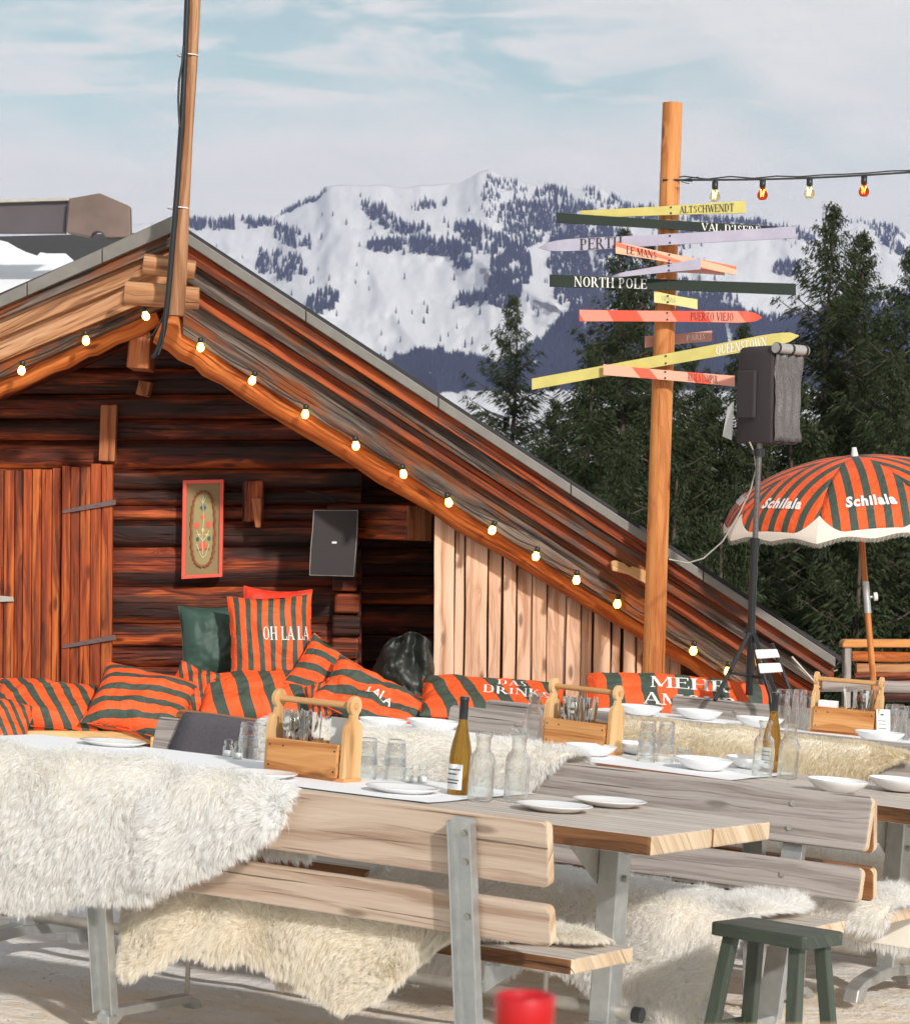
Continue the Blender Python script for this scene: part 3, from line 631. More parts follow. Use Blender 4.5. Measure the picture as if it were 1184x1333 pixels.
# ------------------------------------------------------------------ the log cabin
DF, DW, DR = 15.4, 16.45, 17.6       # planes of the verge boards, the log wall and the recessed wall
def line(x0, y0, x1, y1): return lambda x: y0+(y1-y0)*(x-x0)/(x1-x0)
def slab_px(b, pts, D, th, g0, g1, mi=0):
    q = [P(x, y, D) for x, y in pts]; b.prism(q, (0, th, 0), P(*g1, D)-P(*g0, D), mi)
cabin = empty('log_cabin', P(222, 712, 18), 'dark red log cabin with a steep gable, stacked verge boards and a plank door', 'cabin')
def part(b, name, m, parent=cabin, **k):
    o = b.build(name, m, None, **k)
    o.parent = parent; o.matrix_parent_inverse = parent.matrix_world.inverted() if parent else Matrix(); return o
bpy.context.view_layer.update()
def build_cabin():
    # right verge: layers from the tin edge down to the log; each sits a little behind the one above
    top = line(232, 297, 1090, 860)
    def lay(y0a, y0b, y1a, y1b, xa, xb): return [(xa, y0a), (xb, y0b), (xb, y1b), (xa, y1a)]
    def right(off0, off1, D, th, m, nm, x0=234, x1=1085, cut=0):
        k = lambda x: 1-.16*(x-245)/845
        b = MB(); n = 5
        for i in range(n if cut else 1):
            xa = x0+(x1-x0)*(i/n if cut else 0); xb = x0+(x1-x0)*((i+1)/n if cut else 1)-(1.0 if cut else 0)
            slab_px(b, [(xa, top(xa)+off0*k(xa)), (xb, top(xb)+off0*k(xb)), (xb, top(xb)+off1*k(xb)), (xa, top(xa)+off1*k(xa))], D, th, (245, 305), (1090, 860))
        return part(b, nm, m, bevel=.004)
    right(-2, 13, DF-.32, .10, M['tin'], 'roof_edge_flashing', 226, 1088, 1)
    right(13, 34, DF-.27, .30, M['f_red'], 'verge_board'); right(35, 62, DF-.20, .30, M['f_grey'], 'verge_board', 238, 1070)
    right(63, 84, DF-.14, .30, M['f_red'], 'verge_board', 240, 1060); right(80, 134, DF-.08, .30, M['f_grey'], 'verge_board', 238, 1040)
    def beam(bx, nm, m, D, r0, r1, pts):
        b = MB(); path = []; 
        for i in range(len(pts)-1):
            for k in range(8): 
                f = k/8; path.append((pts[i][0]+(pts[i+1][0]-pts[i][0])*f, pts[i][1]+(pts[i+1][1]-pts[i][1])*f))
        path.append(pts[-1]); n = len(path)
        q = [P(x, y, D)+Vector((0, 0, .006*math.sin(i*1.7))) for i, (x, y) in enumerate(path)]
        b.tube(q, [(r0+(r1-r0)*i/(n-1))*(1+.05*math.sin(i*2.3)) for i in range(n)], 20); return part(b, nm, m)
    lg = beam(0, 'rafter_log', M['logo'], DF+.06, .115, .070, [(212, 424), (300, 483), (570, 651), (836, 814), (1020, 930)])
    # left verge
    def left(a0, b0, a1, b1, D, th, m, nm, xr=222, cut=0, x0=-160):
        b = MB(); e0, e1 = line(0, a0, 204, b0), line(0, a1, 204, b1); n = 4
        for i in range(n if cut else 1):
            xa = x0+(xr-x0)*(i/n if cut else 0); xb = x0+(xr-x0)*((i+1)/n if cut else 1)-(1 if cut else 0)
            slab_px(b, [(xa, e0(xa)), (xb, e0(xb)), (xb, e1(xb)), (xa, e1(xa))], D, th, (0, 385), (204, 291))
        return part(b, nm, m, bevel=.004)
    left(384, 290, 400, 311, DF-.32, .10, M['tin'], 'roof_edge_flashing', 231, 1)
    left(400, 311, 414, 328, DF-.27, .30, M['f_grey'], 'verge_board', 230); left(414, 328, 439, 354, DF-.20, .30, M['f_tan'], 'verge_board', 226)
    left(440, 356, 470, 387, DF-.14, .30, M['f_tan'], 'verge_board', 224); left(470, 386, 491, 402, DF-.09, .30, M['f_grey'], 'verge_board', 222)
    beam(0, 'rafter_log', M['logo'], DF+.10, .075, .075, [(-120, 558), (0, 500), (110, 451), (205, 408)])
    # roof body behind the verges
    b = MB()
    slab_px(b, [(226, 300), (1085, top(1085)+6), (1040, top(1040)+88), (232, 404)], DF+.14, 7.5, (245, 305), (1090, 860)); part(b, 'roof', M['wall'])
    b = MB(); slab_px(b, [(-160, 459), (226, 298), (228, 404), (-160, 566)], DF+.16, 7.5, (0, 385), (204, 291)); part(b, 'roof', M['wall'])
    b = MB(); tt = lambda x: top(x)-2
    slab_px(b, [(226, 286), (1095, 855), (1095, 862), (226, 293)], DF-.2, 7.9, (245, 305), (1090, 860)); part(b, 'roof_covering', M['felt'])
    b = MB(); slab_px(b, [(-160, 451), (226, 283), (226, 290), (-160, 458)], DF-.2, 7.9, (0, 385), (204, 291)); part(b, 'roof_covering', M['felt'])
    # log wall, one hewn log per course
    ys = [400, 440, 480, 514, 546, 574, 611, 638, 659, 679, 713, 764, 812, 843, 868, 893, 930, 975, 1010]
    rb = line(232, 404, 1040, 885); lb = line(0, 475, 204, 388)
    for i in range(len(ys)-1):
        y0, y1 = ys[i], ys[i+1]-1.2; b = MB()
        xr = min(470, 232+(y1+ -404)/.595+10); xl = -150
        if y1 < 520: xl = max(-150, 204-(y1-388)/.4265-20)
        if xr < xl+20: xr = xl+60
        segs = [(xl, xr)] if y0 < 600 else [(146, xr)]
        for xa, xb in segs:
            h = P(0, y0, DW).z-P(0, y1, DW).z; n = 26; rows = []
            for j in range(n+1):
                x = xa+(xb-xa)*j/n; row = []
                for kk in range(9):
                    f = kk/8; bul = .028*(1-(2*f-1)**6) + .006*noise.noise((x*.03, i, f*3)); e = .8*noise.noise((x*.02, i*3.1, f > .5))
                    p = P(x, y0+(y1-y0)*f+e, DW); p.y -= bul; row.append(p)
                rows.append(row)
            r1, r2 = rnd(0, 50), rnd(0, 50); b.grid(rows, lambda a, c: (r1+a*(xb-xa)/n/212, r2+c/8*h), flip=False)
            slab_px(b, [(xa, y0), (xb, y0), (xb, y1), (xa, y1)], DW+.004, .16, (0, 0), (1, 0))
        part(b, 'wall_log', M['wall'])
    # notched log ends at the corner of the room and the recessed wall behind them
    b = MB()
    for i, y in enumerate(range(655, 1000, 29)):
        c = P(451, y+14, DW+.02); b.box(c+Vector((rnd(-.01, .01), 0, 0)), (.17+rnd(-.015, .015), 0, 0), (0, .26, 0), (0, 0, .128), 1)
    part(b, 'corner_log_ends', M['wall'], bevel=.018)
    for i, y in enumerate(range(560, 1010, 38)):
        b = MB(); xr = min(985, 232+(y-404)/.595+40); slab_px(b, [(455, y), (xr, y), (xr, y+37), (455, y+37)], DR+rnd(-.02, .02), .16, (0, 0), (1, 0)); part(b, 'recess_log', M['wall'], bevel=.03)
    # purlin stub coming forward
    b = MB(); a = P(440, 678, DW-.05); e = P(545, 681, DF+.42); d = (e-a).normalized(); s = d.cross(Vector((0, 0, 1))).normalized()
    b.box((a+e)/2, d*(e-a).length, s*.19, Vector((0, 0, .21)), 0); part(b, 'purlin', M['wall'], bevel=.015)
    b = MB(); c = e+d*.004; b.box(c, d*.012, s*.188, Vector((0, 0, .208)), 2); part(b, 'purlin_end', M['stubr'], bevel=.003)
    # solid body of the cabin so it stands from the side as well
    for nm, x in (('side_wall', -150), ('side_wall', 965)):
        b = MB(); p0 = P(x, 712, DW+.2); 
        for k in range(6): b.box(Vector((p0.x, DW+3.3, .12+k*.26 if x > 0 else .12+k*.26)), (.16, 0, 0), (0, 5.6, 0), (0, 0, .25), 1) if (x < 0 or k < 2) else None
        part(b, nm, M['wall'])
    b = MB(); slab_px(b, [(-150, 520), (226, 380), (985, 870), (985, 1010), (-150, 1010)], DF+7.3, .15, (0, 0), (1, 0)); part(b, 'back_wall', M['wall'])
    # door: two leaves of vertical planks with strap hinges
    dr = None
    b = MB(); xs = [-100, -80, -62, -44, -26, -8, 5, 19, 30, 42, 54, 68, 80]
    for i in range(len(xs)-1):
        y0 = 612-.03*xs[i]+rnd(-1, 1); slab_px(b, [(xs[i]+.4, y0), (xs[i+1]-.4, y0), (xs[i+1]-2.5, 1005), (xs[i]-2, 1005)], DW-.10-rnd(0, .02), .05, (0, 600), (0, 900))
    dr = part(b, 'door', M['door'], bevel=.006); b = MB()
    slab_px(b, [(-6, 775), (17, 777), (18, 783), (-6, 784)], DW-.14, .012, (0, 0), (1, 0)); o = part(b, 'latch', M['galvd'], bevel=.002); reparent(o, dr)
    b = MB(); xs = [80.5, 92, 104, 118, 132, 147]
    for i in range(len(xs)-1):
        y0 = 607+rnd(-1, 1)-(3 if i > 2 else 0); slab_px(b, [(xs[i]+.3, y0), (xs[i+1]-.3, y0), (xs[i+1]-2.5, 1005), (xs[i]-2, 1005)], DW-.14-rnd(0, .015), .05, (0, 600), (0, 900))
    d2 = part(b, 'door', M['door'], bevel=.006)
    for y in (0, 176):
        b = MB(); slab_px(b, [(80, 668+y), (84, 663+y), (150, 650+y), (151, 657+y), (85, 668+y)], DW-.165, .01, (0, 0), (1, 0))
        for x in (95, 112, 128): b.tube([P(x, 664+y-(x-84)*.17, DW-.165), P(x, 664+y-(x-84)*.17, DW-.175)], .006, 6)
        o = part(b, 'hinge', M['iron'], bevel=.002); reparent(o, d2)
    # short upright and stubs fixed on the wall
    for nm, pts, D, th, m in (('wall_batten', [(131, 527), (152, 526), (149, 601), (128, 600)], DW-.13, .09, 'stubr'), ('ridge_bracket', [(169, 431), (182, 425), (196, 432), (193, 480), (164, 478)], DF+.12, .34, 'stubr'),
                              ('wall_peg', [(181, 494), (197, 497), (192, 516), (176, 513)], DW-.16, .22, 'stubr'), ('wall_bracket', [(316, 626), (343, 625), (342, 678), (315, 680)], DW-.13, .08, 'wall'),
                              ('wall_bracket', [(327, 648), (341, 648), (339, 687), (332, 687)], DW-.2, .10, 'stubr')):
        b = MB(); slab_px(b, pts, D, th, pts[0], pts[-1]); part(b, nm, M[m], bevel=.008)
    # vertical cladding under the right roof slope
    b = MB(); x = 566; bt = [(566, 592), (593, 605), (607, 635), (637, 653), (656, 672), (674, 693), (694, 712), (713, 737), (738, 756), (757, 771), (774, 795), (797, 808), (812, 827), (829, 838), (838, 852), (853, 872), (873, 886)]
    up = lambda x: line(569, 664, 835, 818)(x)-8
    for i, (xa, xb) in enumerate(bt):
        D = DF+.16+(.035 if i % 2 else 0)+rnd(-.006, .006); w = rnd(-.8, .8)
        pts = [(xa, up(xa)), (xb, up(xb))]; nn = 6
        pts += [(xb-4*(j/nn)+w*math.sin(j*1.3+i), up(xb)+(1010-up(xb))*j/nn) for j in range(1, nn+1)]
        pts += [(xa-4*(j/nn)+w*math.sin(j*1.7+i*2), up(xa)+(1010-up(xa))*j/nn) for j in range(nn, 0, -1)]
        bb = MB(); q = [P(px, py, D) for px, py in pts]; bb.prism(q, (0, .028, 0), q[-1]-q[0]); part(bb, 'cladding_board', M['plank'], bevel=.005)
    b = MB(); slab_px(b, [(568, up(568)+4), (890, up(890)+4), (880, 1010), (562, 1010)], DF+.24, .03, (0, 0), (0, 1)); part(b, 'cladding_backing', M['bark'])
    # round poles across the ridge
    for nm, p0, p1, r in (('cross_pole', (187, 343), (254, 352), .058), ('cross_pole', (163, 381), (259, 388), .066)):
        b = MB(); a, e = P(*p0, DF-.42), P(*p1, DF-.40); b.tube([a, (a*2+e)/3, (a+e*2)/3, e], [r, r*1.02, r*.98, r*.96], 20); part(b, nm, M['stub'])
    # carved bracket on the right slope
    b = MB(); slab_px(b, [(795, 731), (800, 729), (812, 733), (819, 739), (822, 737), (836, 741), (850, 750), (850, 766), (835, 757), (818, 748), (797, 743)], DF-.22, .12, (795, 730), (850, 760)); part(b, 'carved_bracket', M['pine'], bevel=.006)
    # gutter iron hanging below the low eave
    b = MB(); b.tube([P(1030, 855, DF-.3), P(1066, 895, DF-.3)], .008, 6); part(b, 'eave_strap', M['galvd'])
def reparent(o, p): o.parent = p; o.matrix_parent_inverse = (p.parent.matrix_world.inverted() if False else Matrix()) ; o.matrix_parent_inverse = (cabin.matrix_world @ p.matrix_parent_inverse @ p.matrix_basis).inverted()
build_cabin()

# hut behind with snow, felt and a ridge cowl
def build_rear():
    root = empty('rear_hut', P(60, 712, 24), 'low hut roof behind the gable with snow, black felt and a metal ridge cowl', 'hut'); bpy.context.view_layer.update()
    b = MB(); D0, D1 = 17.0, 24.0
    def quad(x0, x1, ya, yb, Da, Db): return [P(x0, ya, Da), P(x1, ya, Da), P(x1, yb, Db), P(x0, yb, Db)]
    q = quad(-420, 330, 470, 318, 23.2, 28); nr = (q[1]-q[0]).cross(q[3]-q[0]).normalized()
    def onp(x, y): r = ray(x, y); return CAM+r*((q[0]-CAM).dot(nr)/r.dot(nr))
    q[2] = onp(175, 303); b.prism(q, (0, .05, -.25), (1, 0, 0)); part(b, 'roof', M['felt'], root)
    # snow patch lying on the felt
    edge = [(-380, 330), (-60, 312), (-20, 318), (12, 326), (24, 333), (36, 339), (48, 343), (52, 339), (64, 341), (88, 341), (100, 352), (160, 420), (160, 462), (-380, 462)]
    f = lambda x, y: 23.2+4.8*(470-y)/152
    pts = [onp(x, y)+Vector((0, -.05, .09)) for x, y in edge]; b = MB(); b.prism(pts, (0, .02, -.09), (1, 0, 0)); part(b, 'roof_snow', M['snow'], root, bevel=.03, seg=3)
    b = MB(); D = 25.2; slab_px(b, [(-420, 274), (88, 259), (85, 303), (-420, 303)], D, .1, (0, 0), (1, 0)); part(b, 'cowl_side', M['slate'], root, bevel=.006)
    b = MB(); slab_px(b, [(-420, 270), (90, 257), (90, 260.5), (-420, 275)], D-.06, .5, (0, 0), (1, 0)); part(b, 'cowl_edge', M['galvd'], root)
    arc = [(118+9*math.cos(a), 310-8*math.sin(a)) for a in np.linspace(0.1, PI-.1, 8)]
    b = MB(); slab_px(b, [(90, 258), (130, 251), (169, 268), (170, 309)]+[(138, 309)]+[(x+9, y-1) for x, y in arc]+[(86, 302)], D-.13, .14, (0, 0), (0, 1)); part(b, 'cowl_end', M['tin2'], root, bevel=.01)
    b = MB(); q = quad(-420, 170, 470, 470, 23.2, 28); z0 = -1; p = [P(-420, 470, 23.6), P(160, 470, 23.6)]; b.prism([Vector((p[0].x, 23.6, z0)), Vector((p[1].x, 23.6, z0)), p[1], p[0]], (0, 4, 0), (1, 0, 0)); part(b, 'wall', M['wall'], root)
M['snow'] = plain('roof_snow', (.84, .85, .88), .8, 0, .8, 6, .03)
build_rear()

# ------------------------------------------------------------------ pole, cables, lamps
def build_pole():
    root = empty('flagpole', P(228, 412, DF-.62), 'tall peeled log pole lashed to the cabin ridge', 'pole'); bpy.context.view_layer.update()
    b = MB(); pts = [(229, 411), (232, 350), (236, 270), (241, 180), (247, 90), (252, 0), (256, -60), (262, -150), (270, -260)]
    b.tube([P(x, y, DF-.60+.0*i) for i, (x, y) in enumerate(pts)], [.050, .050, .046, .042, .041, .040, .040, .038, .036], 18); part(b, 'pole', M['pole'], root)
    for y, x in ((72, 246), (271, 234)):
        b = MB(); c = P(x-2, y, DF-.6); b.tube([c+Vector((.06*math.cos(a), .06*math.sin(a), 0)) for a in np.linspace(0, 2*PI, 16)], .0035, 5); part(b, 'cable_tie', M['paper'], root)
    b = MB(); pts = [(246, -100), (243.5, 0), (241, 70), (237, 150), (231, 240), (226, 300), (221, 360), (217, 402), (213, 430), (206, 455), (201, 464), (197, 465)]
    b.tube([P(x, y, DF-.66) for x, y in pts], .016, 8)
    tag(part(b, 'conduit', M['blackm'], None), 'black conduit running down the left side of the tall log pole', 'conduit')
    b = MB(); 
    b.tube([P(x, y, DF-.68) for x, y in [(239, 60), (237, 82), (233, 105), (232, 130), (233, 152), (234, 165)]], .007, 6)
    tag(part(b, 'cable', M['black'], None), 'thin black cable bulging off the upper part of the tall pole', 'cable'); b = MB()
    b.tube([P(x, y, DF-.68) for x, y in [(216, 402), (214, 425), (212, 445), (206, 462)]], .006, 6)
    b.tube([P(x, y, DF-.64) for x, y in [(213, 410), (206, 425), (199, 435), (192, 440)]], .005, 6)
    tag(part(b, 'cable', M['black'], None), 'thin black cable hanging loose at the lower end of the pole conduit', 'cable')
build_pole()
def build_lights():
    root = empty('string_light', P(212, 430, DF-.1), 'lit white bulbs strung along both sloping rafter logs of the gable', 'string light'); bpy.context.view_layer.update()
    L = [(261, 453), (328, 496), (397, 540), (463, 581), (525, 618), (584, 655), (640, 691), (697, 725), (750, 756), (803, 787), (853, 818), (902, 848), (947, 875)]
    R = [(-40, 512), (28, 483), (112, 444), (190, 412)]
    for i, (x, y) in enumerate(L+R):
        D = DF-.17+rnd(-.01, .01); b = MB(); c = P(x, y, D); tl = rnd(-.3, .3)
        Mx = Matrix.Translation(c) @ Matrix.Rotation(tl, 4, 'Y')
        b.lathe([(0, -.022), (.011, -.020), (.019, -.010), (.0215, .002), (.019, .012), (.014, .022), (.012, .032)], Mx, 16); o = part(b, 'bulb', M['lamp'], root)
        b = MB(); b.lathe([(.0135, .028), (.016, .03), (.016, .055), (.012, .06), (0, .062)], Mx, 12); part(b, 'lamp_holder', M['black'], root)
    for S in (L, R):
        b = MB()
        for (x0, y0), (x1, y1) in zip(S[:-1], S[1:]):
            b.tube([P(x0+(x1-x0)*k/5, y0-13+(y1-y0)*k/5+4*math.sin(PI*k/5), DF-.13) for k in range(6)], .005, 5, cap=False)
        part(b, 'flex', M['black'], root)
    root = empty('festoon_light', P(887, 234, 14.9), 'festoon of yellow and red filament bulbs tied to the top of the signpost', 'string light'); bpy.context.view_layer.update()
    W = line(887, 234, 1184, 224)
    path = [(862, 234), (890, 234)]+[(x, W(x)+3*math.sin((x-887)/297*PI)) for x in range(920, 2000, 30)]
    for k, r in ((0, .006), (.012, .004)):
        b = MB(); b.tube([P(x, y, 14.85+k*2)+Vector((0, 0, k*(1+.8*math.sin(x*.1)))) for x, y in path], r, 6); part(b, 'flex', M['black'], root)
    b = MB()
    for j in range(4): b.tube([P(886+j*2, 236-j, 14.8), P(897+j*4, 239-j*3, 14.78)], .003, 4)
    part(b, 'tie_wire', M['black'], root)
    for i, x in enumerate((930, 992, 1053, 1124, 1192, 1262, 1330, 1398, 1466)):
        y = W(x)+3; c = P(x, y+20, 14.85); Mx = Matrix.Translation(c)
        b = MB(); prof = [(0, -.030), (.018, -.027), (.029, -.014), (.031, .0), (.026, .014), (.017, .028), (.0135, .045)]
        b.lathe(prof, Mx, 20); bu = part(b, 'bulb', M['bulbclear' if i % 2 == 0 else 'bulbred'], root)
        b = MB(); b.tube([c+Vector((sx*.008, 0, z)) for sx, z in ((-1, .03), (-1, -.01), (-.3, .02), (.3, -.01), (1, .02), (1, .03))], .0016, 4); part(b, 'filament', M['fil'], root)
        b = MB(); b.lathe([(.015, .042), (.0175, .045), (.0175, .085), (0, .088)], Mx, 12); part(b, 'lamp_holder', M['black'], root)
build_lights()

# ------------------------------------------------------------------ signpost with skis
def build_signpost():
    D = 14.9; root = empty('signpost', P(849, 900, D), 'tall orange log signpost carrying crossed coloured skis with place names', 'signpost'); bpy.context.view_layer.update()
    b = MB(); pts = [(847, 1030), (850, 880), (858, 620), (862, 500), (868, 340), (875, 134)]
    b.tube([P(x, y, D) for x, y in pts], [.064, .062, .060, .060, .058, .056], 24); part(b, 'post', M['post'], root)
    def ski(L0, L1, h0, h1, m, D0, D1, tip=None, text=None, tcol='ink', tx=None, th=.55, curve=0, sans=False, bolts=True, clipname='ski_board'):
        """L0, L1 pixel ends of the centre line; h0, h1 pixel heights there"""
        n = 28; top, bot = [], []; dx, dy = L1[0]-L0[0], L1[1]-L0[1]
        def cen(f): return L0[0]+dx*f, L0[1]+dy*f+curve*math.sin(PI*f)
        for i in range(n+1):
            f = i/n; h = h0+(h1-h0)*f; x, y = cen(f); d = D0+(D1-D0)*f
            wd = 1.0-.10*math.sin(PI*f)
            if tip == 'L' and f < .16: wd *= math.sqrt(max(.0, 1-(1-f/.16)**2))*.97+.03
            if tip == 'R' and f > .84: wd *= math.sqrt(max(.0, 1-((f-.84)/.16)**2))*.97+.03
            h *= wd; up = .10*((1-f/.1)**2 if (tip == 'L' and f < .1) else ((f-.9)/.1)**2 if (tip == 'R' and f > .9) else 0)
            top.append(P(x, y-h/2, d)+Vector((0, up*.4, 0))); bot.append(P(x, y+h/2, d)+Vector((0, up*.4, 0)))
        b = MB(); o0 = rnd(0, 9); Ln = (top[-1]-top[0]).length
        uvf = lambda a, c: (o0+a/n*Ln, c*.08)
        b.grid([[top[i], bot[i]] for i in range(n+1)], uvf, smooth=False, flip=True)
        off = Vector((0, .014, 0)); b.grid([[top[i]+off, bot[i]+off] for i in range(n+1)], uvf, smooth=False)
        b.grid([[top[i], top[i]+off] for i in range(n+1)], uvf, smooth=False); b.grid([[bot[i], bot[i]+off] for i in range(n+1)], uvf, smooth=False, flip=True)
        for i in (0, n): q = [top[i], bot[i], bot[i]+off, top[i]+off]; b.face(q if i else q[::-1], [(0, 0)]*4)
        o = part(b, 'ski_board', M[m], root)
        def kid(k, nm=None):
            k.parent = o; k.matrix_parent_inverse = Matrix.Translation(root.matrix_world.translation).inverted() @ Matrix() ; k.matrix_parent_inverse = (root.matrix_world @ o.matrix_parent_inverse).inverted()
        if text:
            fa, fb = tx
            def mp(x, y):
                f = fa+(fb-fa)*x; X, Y = cen(f); h = h0+(h1-h0)*f; d = D0+(D1-D0)*f
                return P(X, Y-(y-.5)*h, d)+Vector((0, -.003, 0))
            kid(serif_text('lettering', text, mp, M[tcol], None, 1, th, 0, .5-th/2))
        if bolts:
            fx = (862+(500-(L0[1]+L1[1])/2)*.035+3-L0[0])/dx
            if 0 < fx < 1:
                b = MB()
                for q in (-.28, .28):
                    X, Y = cen(fx); h = h0+(h1-h0)*fx; p = P(X, Y+q*h, D0+(D1-D0)*fx); b.tube([p+Vector((0, -.004, 0)), p+Vector((0, .09, 0))], .006, 8)
                kid(part(b, 'bolt', M['black'], None))
        return o
    n_ = D-.085
    ski((755, 279), (970, 269), 10, 16, 'sk_y', n_, n_-.02, 'L' if 0 else None, 'ALTSCHWENDT', 'ink', (.60, .93), .66)
    ski((724, 283), (1010, 301), 13, 13, 'sk_g', n_-.03, n_+.01, None, "VAL D'ISERE", 'wtext', (.66, .93), .74)
    ski((701, 321), (1035.5, 302), 17, 15, 'sk_l', n_-.08, n_-.05, 'L', 'PERTH', 'ink', (.16, .325), .86)
    ski((868, 346), (943, 351.5), 16, 13, 'sk_pk', n_-.02, n_-.05, None, None)
    ski((801, 322), (958, 352), 15, 11, 'sk_c', n_-.11, n_-.08, None, 'LE MANS', 'ink', (.09, .34), .7)
    ski((797, 359), (911.5, 343), 5, 15, 'sk_l', n_-.13, n_-.13, 'L', None)
    ski((715, 365), (1035.5, 376.5), 16, 15, 'sk_g', n_-.05, n_-.03, 'L' if 0 else None, 'NORTH POLE', 'wtext', (.10, .395), .84)
    ski((851, 386), (907.5, 396), 15, 13, 'sk_py', n_-.02, n_-.05, None, 'VIENNA', 'fringe_t', (.16, .5), .45)
    ski((754, 410.5), (992.5, 412.5), 15, 16, 'sk_r', n_-.04, n_-.04, 'R', 'PUERTO VIEJO', 'dred', (.605, .84), .66)
    ski((839, 445), (926.5, 437), 15, 14, 'sk_pk', D+.075, D+.085, None, 'PARIS', 'wtext', (.62, .9), .5, bolts=False)
    ski((692, 500), (1041, 436), 14.5, 19, 'sk_y', n_-.01, n_-.03, 'R', 'QUEENSTOWN', 'wtext', (.685, .875), .66)
    ski((785, 481), (956, 496), 14, 14, 'sk_s', n_-.06, n_-.04, None, 'KUALA LUMPUR', 'dred', (.645, .87), .72)
M['dred'] = plain('dark_red_print', (.16, .02, .015), .6); M['fringe_t'] = plain('faded_green_print', (.48, .50, .25), .6)
build_signpost()
# ------------------------------------------------------------------ tables and benches (local frame: x along the table, y away from the viewer, z up)
def V3(*a): return Vector(a)
ZS, BS, BW, VB, LEAN = .4193, .4212, .4028, .937, .2059
vb = lambda z: VB+LEAN*(z-.46)
def plank_poly(x0, x1, y0, y1, r=.02, n=4):
    p = []
    for cx, cy, a in ((x1-r, y1-r, 0), (x0+r, y1-r, 90), (x0+r, y0+r, 180), (x1-r, y0+r, 270)):
        for k in range(n+1):
            t = math.radians(a+90*k/n); p.append((cx+r*math.cos(t), cy+r*math.sin(t)))
    return p
def make_table(fr, x0, x1, label, legs, group='tables with pale plank tops'):
    root = empty('table', fr.M, label, 'table', group)
    for a, c, dx in ((-.4422, -.003, 0), (.003, .4422, .012)):
        b = MB(); pts = [V3(x+dx*(x > 0), y, .70) for x, y in plank_poly(x0, x1, a, c, .018)]
        b.prism(pts, (0, 0, .06), (1, 0, 0)); o = b.build('tabletop', [M['top'], M['endg'], M['bark']], root, bevel=.006)
        me = o.data
        for p in me.polygons:
            if abs(p.normal.x) > .7: p.material_index = 1
            elif abs(p.normal.y) > .7: p.material_index = 2
    for u in legs:
        b = MB(); b.box((u, 0, .40), (.075, 0, 0), (0, .085, 0), (0, 0, .60), 2); leg = b.build('leg', M['galv'], root, bevel=.006)
        b = MB()
        for s in (-1, 1): b.prism([V3(u-.043, s*.035, .695), V3(u-.043, s*.24, .695), V3(u-.043, s*.24, .675), V3(u-.043, s*.035, .54)], (.005, 0, 0), (0, 1, 0))
        b.box((u, 0, .695), (.09, 0, 0), (0, .62, 0), (0, 0, .008), 1)
        o = b.build('gusset', M['galvd'], leg, bevel=.001); o['kind'] = 'part' if False else o.get('kind', '') ; del o['kind']
        b = MB()
        for z in (.655, .565):
            for yy in (0,): b.tube([V3(u-.055, yy, z), V3(u+.05, yy, z)], .011, 8)
        b.build('bolt', M['galvd'], leg)
        b = MB(); arch = []
        for k in range(13):
            y = -.36+.72*k/12; e = abs(y)/.36; arch.append((y, .105-.045*e**2 if e < .93 else .05))
        pts = [V3(u-.03, y, z) for y, z in arch]+[V3(u-.03, .375, 0), V3(u-.03, .30, 0), V3(u-.03, .27, .045), V3(u-.03, 0, .065), V3(u-.03, -.27, .045), V3(u-.03, -.30, 0), V3(u-.03, -.375, 0)]
        b.prism(pts, (.06, 0, 0), (0, 1, 0)); b.build('foot', M['galv'], leg, bevel=.006)
    b = MB(); b.tube([V3(legs[-1]-.12, .02, .135), V3(legs[0]+.10, .02, .135)], .022, 14); tb = b.build('stretcher_tube', M['galvd'], root)
    b = MB(); b.tube([V3(legs[0]+.095, .02, .135), V3(legs[0]+.125, .02, .135)], .026, 12); b.build('tube_cap', M['black'], tb)
    return root
